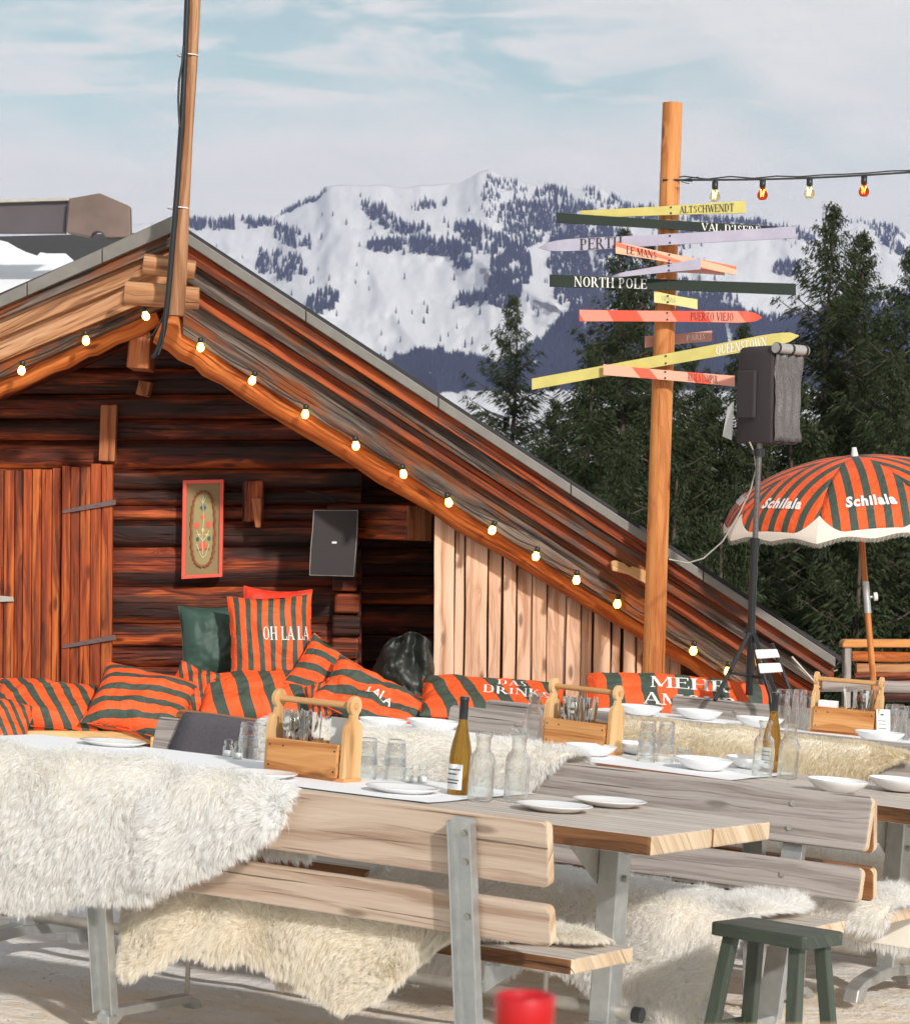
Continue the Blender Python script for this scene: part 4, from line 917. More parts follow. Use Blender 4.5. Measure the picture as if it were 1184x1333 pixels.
def make_bench(fr, x0, x1, s, label, m, posts, mseat='top', group='benches with slatted backs', seat=(BS, BS+BW)):
    root = empty('bench', fr.M, label, 'bench', group); a, c = seat
    b = MB(); y0, y1 = sorted((s*a, s*c)); b.prism([V3(x, y, ZS-.045) for x, y in plank_poly(x0, x1, y0, y1, .015)], (0, 0, .045), (1, 0, 0))
    o = b.build('seat', [M[mseat], M['endg'], M['bark']], root, bevel=.005)
    for p in o.data.polygons:
        if abs(p.normal.x) > .7: p.material_index = 1
        elif abs(p.normal.y) > .7: p.material_index = 2
    th = .034
    for z0, z1 in ((.6441, .8328), (.4716, .5902)):
        b = MB(); pts = []
        for x, z in plank_poly(x0, x1, z0, z1, .022): pts.append(V3(x, s*(vb(z)-th/2), z))
        b.prism(pts, V3(0, s*th, -th*LEAN), (1, 0, 0)); o = b.build('backrest_board', [M[m], M['endg']], root, bevel=.006)
        for p in o.data.polygons:
            if abs(p.normal.x) > .5: p.material_index = 1
    for u in posts:
        b = MB(); z0, z1 = .03, .815; off = th/2+.012
        f = lambda z: vb(z)+off
        # folded steel upright: web and two flanges
        A0, A1 = V3(u, s*f(z0), z0), V3(u, s*f(z1), z1); ax = A1-A0; L = ax.length; axn = ax.normalized(); out = axn.cross(V3(1, 0, 0)).normalized()*(1 if s > 0 else 1)
        if out.y*s < 0: out = -out
        mid = (A0+A1)/2
        b.box(mid+out*.004, V3(.078, 0, 0), out*.005, axn*L, 2)
        for q in (-1, 1): b.box(mid+V3(q*.0365, 0, 0)+out*.021, V3(.005, 0, 0), out*.034, axn*(L-.02), 2)
        po = b.build('upright', M['galv'], root, bevel=.0015)
        b = MB()
        for z in (.775, .69, .53):
            p = V3(u, s*vb(z), z); b.tube([p-out*(th/2+.006), p+out*(th/2+.022)], .0105, 10)
        b.build('bolt', M['galvd'], po)
        b = MB(); ya, yb = s*(vb(.05)+.06), s*.42
        prof = [(ya, 0), (ya, .028), (ya-s*.04, .05), (yb+s*.05, .05), (yb, .03), (yb-s*.02, 0), (yb+s*.03, 0), (yb+s*.06, .022), (ya-s*.08, .022), (ya-s*.05, 0)]
        b.prism([V3(u-.024, y, z) for y, z in prof], (.048, 0, 0), (0, 1, 0)); b.build('foot', M['galv'], root, bevel=.004)
        b = MB(); b.box(V3(u, s*(a+c)/2, ZS-.052), (.05, 0, 0), (0, c-a-.03, 0), (0, 0, .008), 1)
        b.prism([V3(u-.004, s*(c+.03), ZS-.05), V3(u-.004, s*(a+.12), ZS-.05), V3(u-.004, s*(c+.03), ZS-.13)], (.006, 0, 0), (0, 1, 0)); b.build('seat_bracket', M['galv'], root)
        b = MB(); b.tube([V3(u, s*(a+.06), ZS-.045), V3(u, s*(a+.045), .04)], .008, 8); b.build('support_rod', M['galvd'], root)
    return root
make_table(ROW[0], -3.1, 0, 'front table with a bottle and two carafes, nearest to the viewer', (-.344, -2.755))
make_table(ROW[1], -3.1, .35, 'middle table with white bowls and two carafes standing on it', (-.344, -2.755))
make_table(ROW[2], -3.1, .9, 'rear table nearest the cabin with a toolbox caddy and groups of tall tumblers', (-.344, -2.755))
make_bench(ROW[0], -3.9, -.043, -1, 'tan bench in front, seen from behind, with a huge white sheepskin over its back', 'tan', (-.31, -1.66, -3.4))
make_bench(ROW[0], -2.96, .131, 1, 'grey bench on the far side of the front table, behind the green stool', 'old', (-.16, -2.6))
make_bench(ROW[1], -3.1, -.054, -1, 'brown bench back to back with the grey one, serving the middle table', 'brownb', (-.5, -2.5))
make_bench(ROW[1], -3.0, 1.1, 1, 'grey bench behind the middle table with a cream fleece over its backrest', 'old', (-.4, -2.62, .8))
make_bench(ROW[2], -3.0, 1.3, -1, 'bench on the near side of the rear table, mostly hidden', 'old', (-.4, -2.6))
make_bench(ROW[2], -3.0, 1.5, 1, 'grey bench behind the rear table in front of the MEHR cushion', 'old', (-.4, -2.62))
# ------------------------------------------------------------------ sheepskins: a hide laid along a path, covered with locks of wool
def path_eval(path, t):
    d = [0]
    for a, c in zip(path[:-1], path[1:]): d.append(d[-1]+math.hypot(c[0]-a[0], c[1]-a[1]))
    t *= d[-1]
    for i in range(len(d)-1):
        if t <= d[i+1] or i == len(d)-2:
            f = (t-d[i])/(d[i+1]-d[i]); a, c = path[i], path[i+1]; break
    return a[0]+(c[0]-a[0])*f, a[1]+(c[1]-a[1])*f, d[-1]
def smooth_path(p, n=2):
    for _ in range(n):
        q = [p[0]]
        for a, c in zip(p[:-1], p[1:]): q += [(a[0]*.75+c[0]*.25, a[1]*.75+c[1]*.25), (a[0]*.25+c[0]*.75, a[1]*.25+c[1]*.75)]
        q.append(p[-1]); p = q
    return p
def fleece(fr, label, u0, u1, path, ufun, m, count, ln, seed, group='sheepskins on the benches', thick=.012, puff=.02, droop=.6, width=.0017, tmax=None):
    """ufun(t) -> (shrink at low u, shrink at high u) outline in metres; tmax(u) -> how far along the path the hide reaches"""
    rs = np.random.default_rng(seed); path = smooth_path(path, 3); nu, nt = 60, 46; tot = path_eval(path, 0)[2]
    grid = np.zeros((nu+1, nt+1, 3))
    for j in range(nt+1):
        t = j/nt; a, c = ufun(t)
        for i in range(nu+1):
            f = i/nu; u = (u0+a)+(u1-c-u0-a)*f
            t0, tm = tmax(u) if tmax else (0, 1)
            tt = t0+(tm-t0)*t; v, z, _ = path_eval(path, tt); v2, z2, _ = path_eval(path, min(1, tt+.02)); v1, z1, _ = path_eval(path, max(0, tt-.02))
            tx, tz = v2-v1, z2-z1; L = math.hypot(tx, tz) or 1; nx_, nz_ = tz/L, -tx/L
            e = min(1, 6*min(f, 1-f, t, 1-t)); o = thick+puff*e*(.6+.9*noise.noise((u*5, tt*tot*5, seed)))
            grid[i, j] = (u, v+nx_*o, z+nz_*o)
    root = empty('sheepskin', fr.M, label, 'sheepskin', group)
    b = MB(); rows = [[Vector(grid[i, j]) for j in range(nt+1)] for i in range(nu+1)]; b.grid(rows, lambda a, c: (.2, .1)); hide = b.build('hide', M['hide'], root)
    du = np.gradient(grid, axis=0); dv = np.gradient(grid, axis=1); nr = np.cross(du, dv); nr /= np.linalg.norm(nr, axis=2, keepdims=True)+1e-9
    # make the normal point away from the path side used for the offset
    c0 = grid[nu//2, nt//2]; v_, z_, _ = path_eval(path, .5)
    # reference outward direction
    va, za, _ = path_eval(path, .48); vb_, zb_, _ = path_eval(path, .52); ref = np.array([0, zb_-za, -(vb_-va)]); 
    if (nr[nu//2, nt//2]*ref).sum() < 0: nr = -nr; du = -du
    fi = rs.random(count)*nu; fj = rs.random(count)*nt
    # more wool at the edges
    k = count//7; side = rs.integers(0, 4, k); fi[:k] = np.where(side == 0, rs.random(k)*1.2, np.where(side == 1, nu-rs.random(k)*1.2, fi[:k])); fj[:k] = np.where(side == 2, rs.random(k)*1.0, np.where(side == 3, nt-rs.random(k)*1.0, fj[:k]))
    i0 = np.minimum(fi.astype(int), nu-1); j0 = np.minimum(fj.astype(int), nt-1); a = (fi-i0)[:, None]; c = (fj-j0)[:, None]
    def samp(A): return A[i0, j0]*(1-a)*(1-c)+A[i0+1, j0]*a*(1-c)+A[i0, j0+1]*(1-a)*c+A[i0+1, j0+1]*a*c
    p = samp(grid); n = samp(nr); n /= np.linalg.norm(n, axis=1, keepdims=True)+1e-9
    tu = samp(du); tu /= np.linalg.norm(tu, axis=1, keepdims=True)+1e-9; tv = np.cross(n, tu)
    # locks: strands bend towards a common cell centre and comb direction
    cell = .011; cu = np.round(p/cell+rs.normal(0, .25, p.shape)); h = np.sin(cu @ np.array([12.9898, 78.233, 37.719]))*43758.5453; h1 = (h-np.floor(h)); h2 = (h*7.13-np.floor(h*7.13)); h3 = (h*3.7-np.floor(h*3.7))
    lowf = np.array([noise.noise((q[0]*6, q[1]*6+seed, q[2]*6)) for q in p]); lowg = np.array([noise.noise((q[0]*6+40, q[1]*6, q[2]*6+seed)) for q in p])
    ctr = cu*cell; comb = tu*((h1-.5)*1.0+lowf*1.5)[:, None]+tv*((h2-.5)*1.0+lowg*1.5)[:, None]
    edge_i = np.clip(1-np.minimum(fi, nu-fi)/2.2, 0, 1); edge_j = np.clip(1-np.minimum(fj, nt-fj)/2.0, 0, 1)
    sgi = np.where(fi < nu/2, -1, 1)*np.sign((samp(du)*np.array([1., 0, 0])).sum(1)+1e-9); sgj = np.where(fj < nt/2, -1, 1)
    tvv = samp(dv); tvv /= np.linalg.norm(tvv, axis=1, keepdims=True)+1e-9; tuu = np.tile(np.array([1., 0, 0]), (count, 1))
    outw = tuu*(np.where(fi < nu/2, -1, 1)*edge_i*1.5)[:, None]+tvv*(sgj*edge_j*1.5)[:, None]
    d0 = n*(.85-.45*np.maximum(edge_i, edge_j))[:, None]+comb*.42+outw+rs.normal(0, .10, p.shape)+np.array([0, 0, -droop*.25]); d0 /= np.linalg.norm(d0, axis=1, keepdims=True)
    L = (ln*(.55+.6*h3+.25*rs.random(count)))[:, None]
    pull = (ctr+n*L*.9-p); pull -= n*(pull*n).sum(1, keepdims=True)
    m1 = p+d0*L*.5+pull*.08; d1 = d0+comb*.55+np.array([0, 0, -droop])*1.0; d1 /= np.linalg.norm(d1, axis=1, keepdims=True)
    m2 = m1+d1*L*.35+pull*.10; d2 = d1+comb*.4+np.array([0, 0, -droop*.8])+rs.normal(0, .12, p.shape); d2 /= np.linalg.norm(d2, axis=1, keepdims=True); tip = m2+d2*L*.32
    w = np.cross(d0, rs.normal(0, 1, p.shape)); w /= np.linalg.norm(w, axis=1, keepdims=True)+1e-9; w *= (width*(.6+.8*rs.random(count)))[:, None]
    Vv = np.stack([p-w*.5, p+w*.5, m1+w*.5, m1-w*.5, m2+w*.36, m2-w*.36, tip], 1).reshape(-1, 3)
    ix = np.arange(count)[:, None]*7; quad = np.concatenate([ix+[[0, 1, 2, 3]], ix+[[3, 2, 4, 5]]], 1).reshape(-1, 4); tri = (ix+[[5, 4, 6]]).reshape(-1, 3)
    me = bpy.data.meshes.new('wool'); me.vertices.add(len(Vv)); me.vertices.foreach_set('co', Vv.astype(np.float32).ravel())
    li = np.concatenate([quad.ravel(), tri.ravel()]).astype(np.int32); me.loops.add(len(li)); me.loops.foreach_set('vertex_index', li)
    nq, ntr = len(quad), len(tri); me.polygons.add(nq+ntr); me.polygons.foreach_set('loop_start', np.concatenate([np.arange(nq)*4, nq*4+np.arange(ntr)*3]).astype(np.int32)); me.polygons.foreach_set('loop_total', np.concatenate([np.full(nq, 4), np.full(ntr, 3)]).astype(np.int32))
    r = (h2*.7+rs.random(count)*.3); vv = np.stack([np.zeros(count), np.zeros(count), np.full(count, .55), np.full(count, .55), np.full(count, .85), np.full(count, .85), np.ones(count)], 1).ravel(); rr = np.repeat(r, 7)
    uvs = np.stack([rr[li], vv[li]], 1).astype(np.float32); me.uv_layers.new(name='UVMap').data.foreach_set('uv', uvs.ravel()); me.update(); me.validate()
    me.polygons.foreach_set('use_smooth', [True]*len(me.polygons))
    me.materials.append(m); o = bpy.data.objects.new('wool', me); link(o); o.parent = root
    return root
def lerpf(pts): xs, ys = [p[0] for p in pts], [p[1] for p in pts]; return lambda x: float(np.interp(x, xs, ys))
nz1 = lambda u, s, a: a*noise.noise((u*6, s, 0))+a*.5*noise.noise((u*17, s, 3))
def ends(a, c, p=2.2): return lambda t: (a*abs(2*t-1)**p, c*abs(2*t-1)**p)
FQ = 1.0
def build_fleeces():
    # big white one over the back of the front bench: over the top board and down the outer face
    tm = lerpf([(-3.95, .93), (-3.0, .95), (-2.72, .90), (-2.6, .89), (-2.45, 1.0), (-2.2, .97), (-1.9, .93), (-1.6, .84), (-1.35, .78), (-.9, .60)])
    fleece(ROW[0], 'huge shaggy white sheepskin hanging over the back of the front bench at the left', -3.75, -.90, [(-.90, .62), (-.965, .79), (-1.0, .822), (-1.06, .80), (-1.075, .70), (-1.03, .52), (-.99, .30)],
           lambda t: (.05, .0+.55*max(0, (t-.72)/.28)**1.6+.05*(1-t)), M['wool_w'], int(260000*FQ), .040, 3, puff=.03, width=.0019, tmax=lambda u: (0, tm(u)+nz1(u, 1, .02)), droop=.8)
    # cream one on the seat of the front bench, hanging behind it and a little in front
    tb = lerpf([(-1.65, .88), (-1.58, .95), (-1.48, .94), (-1.35, .86), (-1.15, .86), (-.95, .88), (-.85, .93), (-.75, .955), (-.62, .90), (-.5, .76), (-.38, .68), (-.2, .62)]); ta = lerpf([(-1.65, .30), (-1.5, .24), (-1.36, .0), (-1.18, .03), (-1.05, .25), (-.8, .3), (-.2, .36)])
    fleece(ROW[0], 'cream sheepskin lying on the seat of the front bench and hanging down behind it', -1.63, -.12, [(-.40, .12), (-.40, .40), (-.45, .432), (-.80, .432), (-.865, .40), (-.895, .14)],
           lambda t: (.03*abs(2*t-1), .25*max(0, 2*t-1)), M['wool_c'], int(150000*FQ), .034, 5, puff=.018, tmax=lambda u: (ta(u), tb(u)+nz1(u, 5, .03)), droop=.7)
    # white one over the back of the grey bench behind the front table
    tf = lerpf([(-2.5, .55), (-2.3, .85), (-1.9, .95), (-1.6, 1.0), (-1.3, .92), (-1.15, .55), (-1.02, .38)])
    fleece(ROW[0], 'white sheepskin over the backrest of the grey bench, behind the wine bottle', -2.45, -1.0, [(1.07, .62), (1.045, .82), (1.02, .855), (.975, .84), (.955, .70), (.92, .52)],
           lambda t: (.10*abs(2*t-1)**2, .02), M['wool_w'], int(90000*FQ), .034, 7, puff=.02, tmax=lambda u: (0, tf(u)+nz1(u, 9, .03)), droop=.5)
    # large one on its seat, hanging to the ground on the near side
    th_ = lerpf([(-1.6, .80), (-1.4, .93), (-1.0, .90), (-.8, .80), (-.62, .84), (-.45, .97), (-.2, 1.0), (-.1, .97), (-.02, .8)])
    fleece(ROW[0], 'long white and tan sheepskin hanging from the grey bench seat down to the ground', -1.55, -.06, [(.88, .432), (.47, .434), (.40, .415), (.375, .25), (.34, .03)],
           lambda t: (.05, .10*abs(2*t-1)), M['wool_w'], int(130000*FQ), .034, 9, puff=.03, tmax=lambda u: (.08, th_(u)+nz1(u, 19, .03)), droop=.8)
    fleece(ROW[0], 'small white sheepskin at the right end of the grey bench seat', -.26, .0, [(.90, .435), (.50, .435), (.44, .432)], ends(.05, .06), M['wool_w'], int(14000*FQ), .035, 11, puff=.02, droop=.4)
    # cream one over the backrest of the bench behind the middle table
    tc = lerpf([(-2.2, .75), (-2.0, .90), (-1.5, 1.0), (-1.1, .95), (-.85, .62), (-.62, .42)])
    fleece(ROW[1], 'curly cream sheepskin over the backrest behind the middle table', -2.12, -.66, [(1.07, .64), (1.045, .82), (1.02, .852), (.975, .84), (.955, .70), (.93, .56)],
           lambda t: (.16*abs(2*t-1)**2, .03), M['wool_b'], int(60000*FQ), .022, 13, puff=.018, tmax=lambda u: (0.1, tc(u)+nz1(u, 29, .03)), droop=.5)
    fleece(ROW[1], 'white sheepskin on the brown bench seat at the right, hanging below the seat', -.62, -.02, [(-.40, .24), (-.405, .41), (-.44, .432), (-.80, .434), (-.84, .42), (-.86, .36)], ends(.06, .03), M['wool_w'], int(30000*FQ), .038, 15, puff=.02, droop=.6)
    fleece(ROW[1], 'cream sheepskin on the seat behind the middle table, seen beside the table leg', -1.9, .7, [(.88, .434), (.46, .434), (.40, .41), (.37, .28)], ends(.06, .05), M['wool_w'], int(30000*FQ), .038, 17, puff=.02, droop=.6)
build_fleeces()
# grey felt blanket over the left end of the grey bench back
def build_blanket():
    root = empty('blanket', ROW[0].M, 'dark grey felt blanket over the left end of the grey bench back', 'blanket'); b = MB(); pth = smooth_path([(1.06, .60), (1.04, .83), (1.01, .868), (.965, .855), (.945, .70), (.91, .52), (.90, .45)], 2)
    rows = []
    for i in range(25):
        u = -2.80+.90*i/24; row = []
        for j in range(22): v, z, _ = path_eval(pth, j/21); row.append(V3(u+.012*math.sin(j*.8)+(-.07*(j/21) if i == 0 else 0), v+.004*noise.noise((u*9, j*.3, 0)), z+.006*noise.noise((u*5, 3, j*.1))))
        rows.append(row)
    b.grid(rows, lambda a, c: (a/24, c/21)); o = b.build('cloth', M['grey_f'], root); s = o.modifiers.new('solid', 'SOLIDIFY'); s.thickness = .012
build_blanket()

# ------------------------------------------------------------------ things on the tables
def at(fr, u, v, z=.76, rot=0): return fr.M @ Matrix.Translation((u, v, z)) @ Matrix.Rotation(rot, 4, 'Z')
def linen(fr, u0, u1, v0, v1, label, z=.7615):
    root = empty('table_runner', at(fr, 0, 0, z), label, 'table runner', 'white table runners'); b = MB(); rows = []
    n, mm = 60, 8
    for i in range(n+1):
        u = u0+(u1-u0)*i/n; rows.append([V3(u+.006*noise.noise((j, i*.2, 1)), v0+(v1-v0)*j/mm+.01*noise.noise((u*3, j > 4, 2)), .003+.004*abs(noise.noise((u*4, j*.5, 5)))) for j in range(mm+1)])
    b.grid(rows, lambda a, c: (a, c)); b.build('cloth', M['cloth'], root)
linen(ROW[0], -3.05, -.86, -.33, .38, 'white runner on the front table under the bottle and caddy')
linen(ROW[1], -3.05, -.95, -.36, .40, 'white runner on the middle table under its glasses and caddy')
linen(ROW[2], -3.05, .4, -.36, .40, 'white runner on the rear table under its caddy and tumblers')
def lathe_obj(name, prof, m, parent, n=40, smooth=True, facet=None, bevel=0):
    b = MB(); b.lathe(prof, None, n, facet=facet, smooth=smooth); return b.build(name, m, parent)
def dup_at(o, Mx, label, group=None):
    c = copy_tree(o, None, Mx); c['label'] = label
    if group: c['group'] = group
    return c
proto = {}
def plate_at(fr, u, v, label, r=.125):
    if 'plate' not in proto:
        b = MB(); b.lathe([(0, .006), (.07, .006), (.085, .010), (.12, .019), (.125, .0205), (.1255, .0185), (.115, .014), (.088, .004), (.082, 0), (0, 0)], None, 56)
        o = b.build('plate', M['white']); proto['plate'] = o; o.matrix_world = at(fr, u, v, .7635); return tag(o, label, 'plate', 'flat white plates')
    return dup_at(proto['plate'], at(fr, u, v, .7635), label)
def bowl_at(fr, u, v, label, sc=1):
    Mx = at(fr, u, v, .7655) @ Matrix.Scale(sc, 4)
    if 'bowl' not in proto:
        b = MB(); b.lathe([(0, .006), (.05, .007), (.08, .018), (.105, .036), (.116, .048), (.1185, .049), (.1185, .047), (.108, .033), (.085, .013), (.062, .003), (.052, 0), (0, 0)], None, 56)
        o = b.build('bowl', M['white']); proto['bowl'] = o; o.matrix_world = Mx; return tag(o, label, 'bowl', 'shallow white bowls')
    return dup_at(proto['bowl'], Mx, label)
def tumbler_mesh():
    b = MB(); H, R, r = .092, .039, .030
    fc = lambda a, z: 1 if z > .055 or z < .004 else 1+.022*math.cos(a*9)
    b.lathe([(0, 0), (r*.9, 0), (r, .003), (r+.0015, .010), (R-.004, .055), (R-.001, .066), (R, H), (R-.0016, H+.0008), (R-.0028, H), (R-.004, .066), (R-.0068, .055), (r-.003, .014), (0, .012)], None, 27, facet=fc)
    return b
def tumbler_at(fr, u, v, z, label, inv=False, sc=1, sz=1):
    Mx = at(fr, u, v, .7635+z, rnd(0, 6)) @ Matrix.Diagonal((sc, sc, sc*sz, 1))
    if inv: Mx = Mx @ Matrix.Translation((0, 0, .092)) @ Matrix.Rotation(PI, 4, 'X')
    if 'tumbler' not in proto:
        o = tumbler_mesh().build('tumbler', M['glass']); proto['tumbler'] = o; o.matrix_world = Mx; return tag(o, label, 'tumbler', 'clear glass tumblers')
    return dup_at(proto['tumbler'], Mx, label)
def carafe_at(fr, u, v, label):
    Mx = at(fr, u, v, .7635)
    if 'carafe' in proto: return dup_at(proto['carafe'], Mx, label)
    R = .042; root = empty('carafe', Matrix(), label, 'carafe', 'glass water carafes')
    out = [(0, 0), (R-.004, 0), (R, .006), (R, .138), (R-.004, .152), (R-.016, .166), (.024, .172), (.0245, .205), (.0285, .212), (.0285, .226)]
    inn = [(.0262, .226), (.0255, .214), (.0215, .205), (.0212, .174), (R-.019, .162), (R-.008, .149), (R-.0035, .136), (R-.0035, .016), (R-.010, .010), (0, .010)]
    lathe_obj('flask', out+inn, M['glass'], root, 48)
    root.matrix_world = Mx; proto['carafe'] = root; return root
def bottle_at(fr, u, v, label):
    Mx = at(fr, u, v, .7635, 1.5)
    if 'bottle' in proto: return dup_at(proto['bottle'], Mx, label)
    root = empty('wine_bottle', Matrix(), label, 'wine bottle', 'amber wine bottles'); R = .0375
    out = [(0, .008), (.02, .004), (R-.004, 0), (R, .005), (R, .125), (R-.002, .15), (.030, .18), (.0225, .21), (.0165, .238), (.0142, .255), (.0142, .318), (.0155, .32), (.0155, .326), (.0125, .328)]
    lathe_obj('glass', out+[(0, .328)], M['amber'], root, 48)
    lathe_obj('capsule', [(.0152, .255), (.0152, .317), (.0165, .319), (.0165, .3295), (0, .3305)], M['black'], root, 32); lathe_obj('top_disc', [(.0158, .3308), (.0158, .3325), (0, .3326)], M['tin'], root, 24)
    b = MB(); rows = [[V3((R+.0006)*math.cos(a), (R+.0006)*math.sin(a), z) for z in (.02, .105)] for a in np.linspace(1.75, 4.0, 20)]; b.grid(rows, lambda a, c: (a, c)); lb = b.build('label', M['paper'], root)
    b = MB()
    for z, w in ((.085, .9), (.07, .6), (.05, .8), (.04, .7)):
        rows = [[V3((R+.001)*math.cos(a), (R+.001)*math.sin(a), z+q) for q in (0, .004)] for a in np.linspace(2.9-w, 2.9+w, 10)]; b.grid(rows, lambda a, c: (a, c))
    b.build('print', M['ink'], lb); root.matrix_world = Mx; proto['bottle'] = root; return root
def shaker_at(fr, u, v, label, sc=1):
    Mx = at(fr, u, v, .7635) @ Matrix.Scale(sc, 4)
    if 'shaker' in proto: return dup_at(proto['shaker'], Mx, label)
    root = empty('salt_shaker', Matrix(), label, 'salt shaker', 'small glass shakers')
    lathe_obj('jar', [(0, 0), (.017, 0), (.019, .004), (.019, .036), (.014, .044), (.0135, .05), (.0118, .05), (.0118, .044), (.0165, .035), (.0165, .005), (0, .004)], M['glass'], root, 8)
    lathe_obj('lid', [(.0145, .048), (.0155, .05), (.0155, .062), (.011, .066), (0, .067)], M['glass'], root, 16); lathe_obj('salt', [(0, .005), (.0162, .005), (.0162, .024), (0, .025)], M['paper'], root, 8)
    root.matrix_world = Mx; proto['shaker'] = root; return root
def caddy_at(fr, u, v, rot, label, key):
    Mx = at(fr, u, v, .7635, rot); root = empty('wooden_caddy', Mx, label, 'caddy', 'wooden toolbox caddies')
    W, Dp, H = .30, .135, .115
    for s in (-1, 1):
        b = MB(); b.box((0, s*(Dp/2-.007), .014+H/2), (W, 0, 0), (0, .014, 0), (0, 0, H), 0); sp_ = b.build('side_board', M['pineface'], root, bevel=.002)
        b = MB()
        for x in (-W/2+.012, W/2-.012, -W/2+.07):
            for z in (.035, .105): 
                if abs(x) < W/2-.03 and z < .1: continue
                b.tube([V3(x, s*(Dp/2+.0008), z), V3(x, s*(Dp/2-.002), z)], .0036, 8)
        b.build('screw', M['black'], sp_)
    b = MB(); b.box((0, 0, .007), (W+.05, 0, 0), (0, Dp-.03, 0), (0, 0, .013), 0); b.build('base_board', M['pineface'], root, bevel=.002)
    hw = Dp/2-.016
    out = [(-hw, .006), (-hw, .165)]+[(-hw+.034*(1-math.cos(a))*.9, .165+.045*math.sin(a)) for a in np.linspace(.2, PI/2, 6)]+[(-.018, .228)]
    cz = .262; out += [(-.034*math.sin(a), cz-.034*math.cos(a)) for a in np.linspace(.55, PI, 10)]; out += [(-y, z) for y, z in reversed(out[:-1])]
    for s in (-1, 1):
        b = MB(); x0 = s*(W/2+.002); b.prism([V3(x0, y, z) for y, z in out], (s*.018, 0, 0), (0, 0, 1)); e = b.build('end_board', M['pine'], root, bevel=.002)
    b = MB(); b.tube([V3(-W/2-.024, 0, cz), V3(W/2+.024, 0, cz)], .0115, 18); b.build('handle', M['rail2'], root)
    b = MB(); b.box((.02, 0, .012+H/2), (.008, 0, 0), (0, Dp-.03, 0), (0, 0, H-.01), 1); b.build('divider', M['pine'], root)
    return root, Mx
M['rail2'] = wood('honey_dowel_wood', [(.66, .40, .19), (.56, .30, .12), (.40, .18, .06)], rough=.5, ring=9, knots=.1, cracks=0)
def cutlery_mesh(kind):
    b = MB()
    if kind == 'knife':
        b.prism([V3(-.006, 0, 0), V3(.006, 0, 0), V3(.0085, 0, .09), V3(.0105, 0, .16), V3(.007, 0, .20), V3(-.002, 0, .215), V3(-.0085, 0, .10)], (0, .0035, 0), (0, 0, 1))
    elif kind == 'fork':
        b.prism([V3(-.0075, 0, 0), V3(.0075, 0, 0), V3(.0035, 0, .08), V3(.0035, 0, .125), V3(.0115, 0, .145), V3(.0125, 0, .165), V3(-.0125, 0, .165), V3(-.0115, 0, .145), V3(-.0035, 0, .125), V3(-.0035, 0, .08)], (0, .0028, 0), (0, 0, 1))
        for k in range(4): b.box((-.0102+k*.0068, .0014+.003, .186), (.0032, 0, 0), (0, .0025, 0), (0, .004, .045), 2)
    else:
        b.prism([V3(-.0075, 0, 0), V3(.0075, 0, 0), V3(.0032, 0, .07), V3(.0032, 0, .135), V3(-.0032, 0, .135), V3(-.0032, 0, .07)], (0, .0028, 0), (0, 0, 1))
        rows = []
        for i in range(9):
            a = i/8*PI; z = .130+.06*(1-math.cos(a))/2; w = .0195*math.sin(a)**.8+.0005; rows.append([V3(w*math.cos(q), -.007*math.sin(q)*math.sin(a)+.001, z) for q in np.linspace(0, PI, 9)])
        b.grid(rows, lambda a, c: (a, c))
    return b
PL = {}
def fill_caddy(Mx, which, x0, n, seed):
    rs = random.Random(seed)
    for i in range(n):
        kind = ['knife', 'fork', 'knife', 'spoon'][rs.randrange(4)]; x = x0+rs.uniform(-.055, .055); y = rs.uniform(-.045, .045); inv = rs.random() < .55
        L = Mx @ Matrix.Translation((x, y, .022)) @ Matrix.Rotation(rs.uniform(-.22, .22)-(x-x0)*1.5, 4, 'Y') @ Matrix.Rotation(rs.uniform(-.15, .15), 4, 'X') @ Matrix.Rotation(rs.uniform(0, 3), 4, 'Z')
        if inv: L = L @ Matrix.Translation((0, 0, .205)) @ Matrix.Rotation(PI, 4, 'X')
        if kind not in PL:
            o = cutlery_mesh(kind).build('table_'+kind, M['chrome'], bevel=0); 
            if kind == 'spoon':
                s = o.modifiers.new('s', 'SOLIDIFY'); s.thickness = .0012
            PL[kind] = o; o.matrix_world = L
        else: o = PL[kind].copy(); link(o); o.matrix_world = L
        tag(o, 'steel %s among the cutlery standing in the caddy on the %s table' % (kind, which), kind, 'cutlery standing in the %s caddy' % which)
def jar_in(Mx, x, y, label, h=.12, r=.026):
    root = empty('condiment_jar', Mx @ Matrix.Translation((x, y, .016)), label, 'jar', 'jars in the wooden caddies')
    lathe_obj('jar', [(0, 0), (r, 0), (r+.002, .004), (r+.002, h*.72), (r*.72, h*.84), (r*.72, h), (r*.64, h), (r*.64, h*.84), (r-.002, h*.7), (r-.002, .006), (0, .005)], M['glass'], root, 24)
    lathe_obj('filling', [(0, .006), (r-.0022, .006), (r-.0022, h*.52), (0, h*.53)], M['paper'], root, 20)
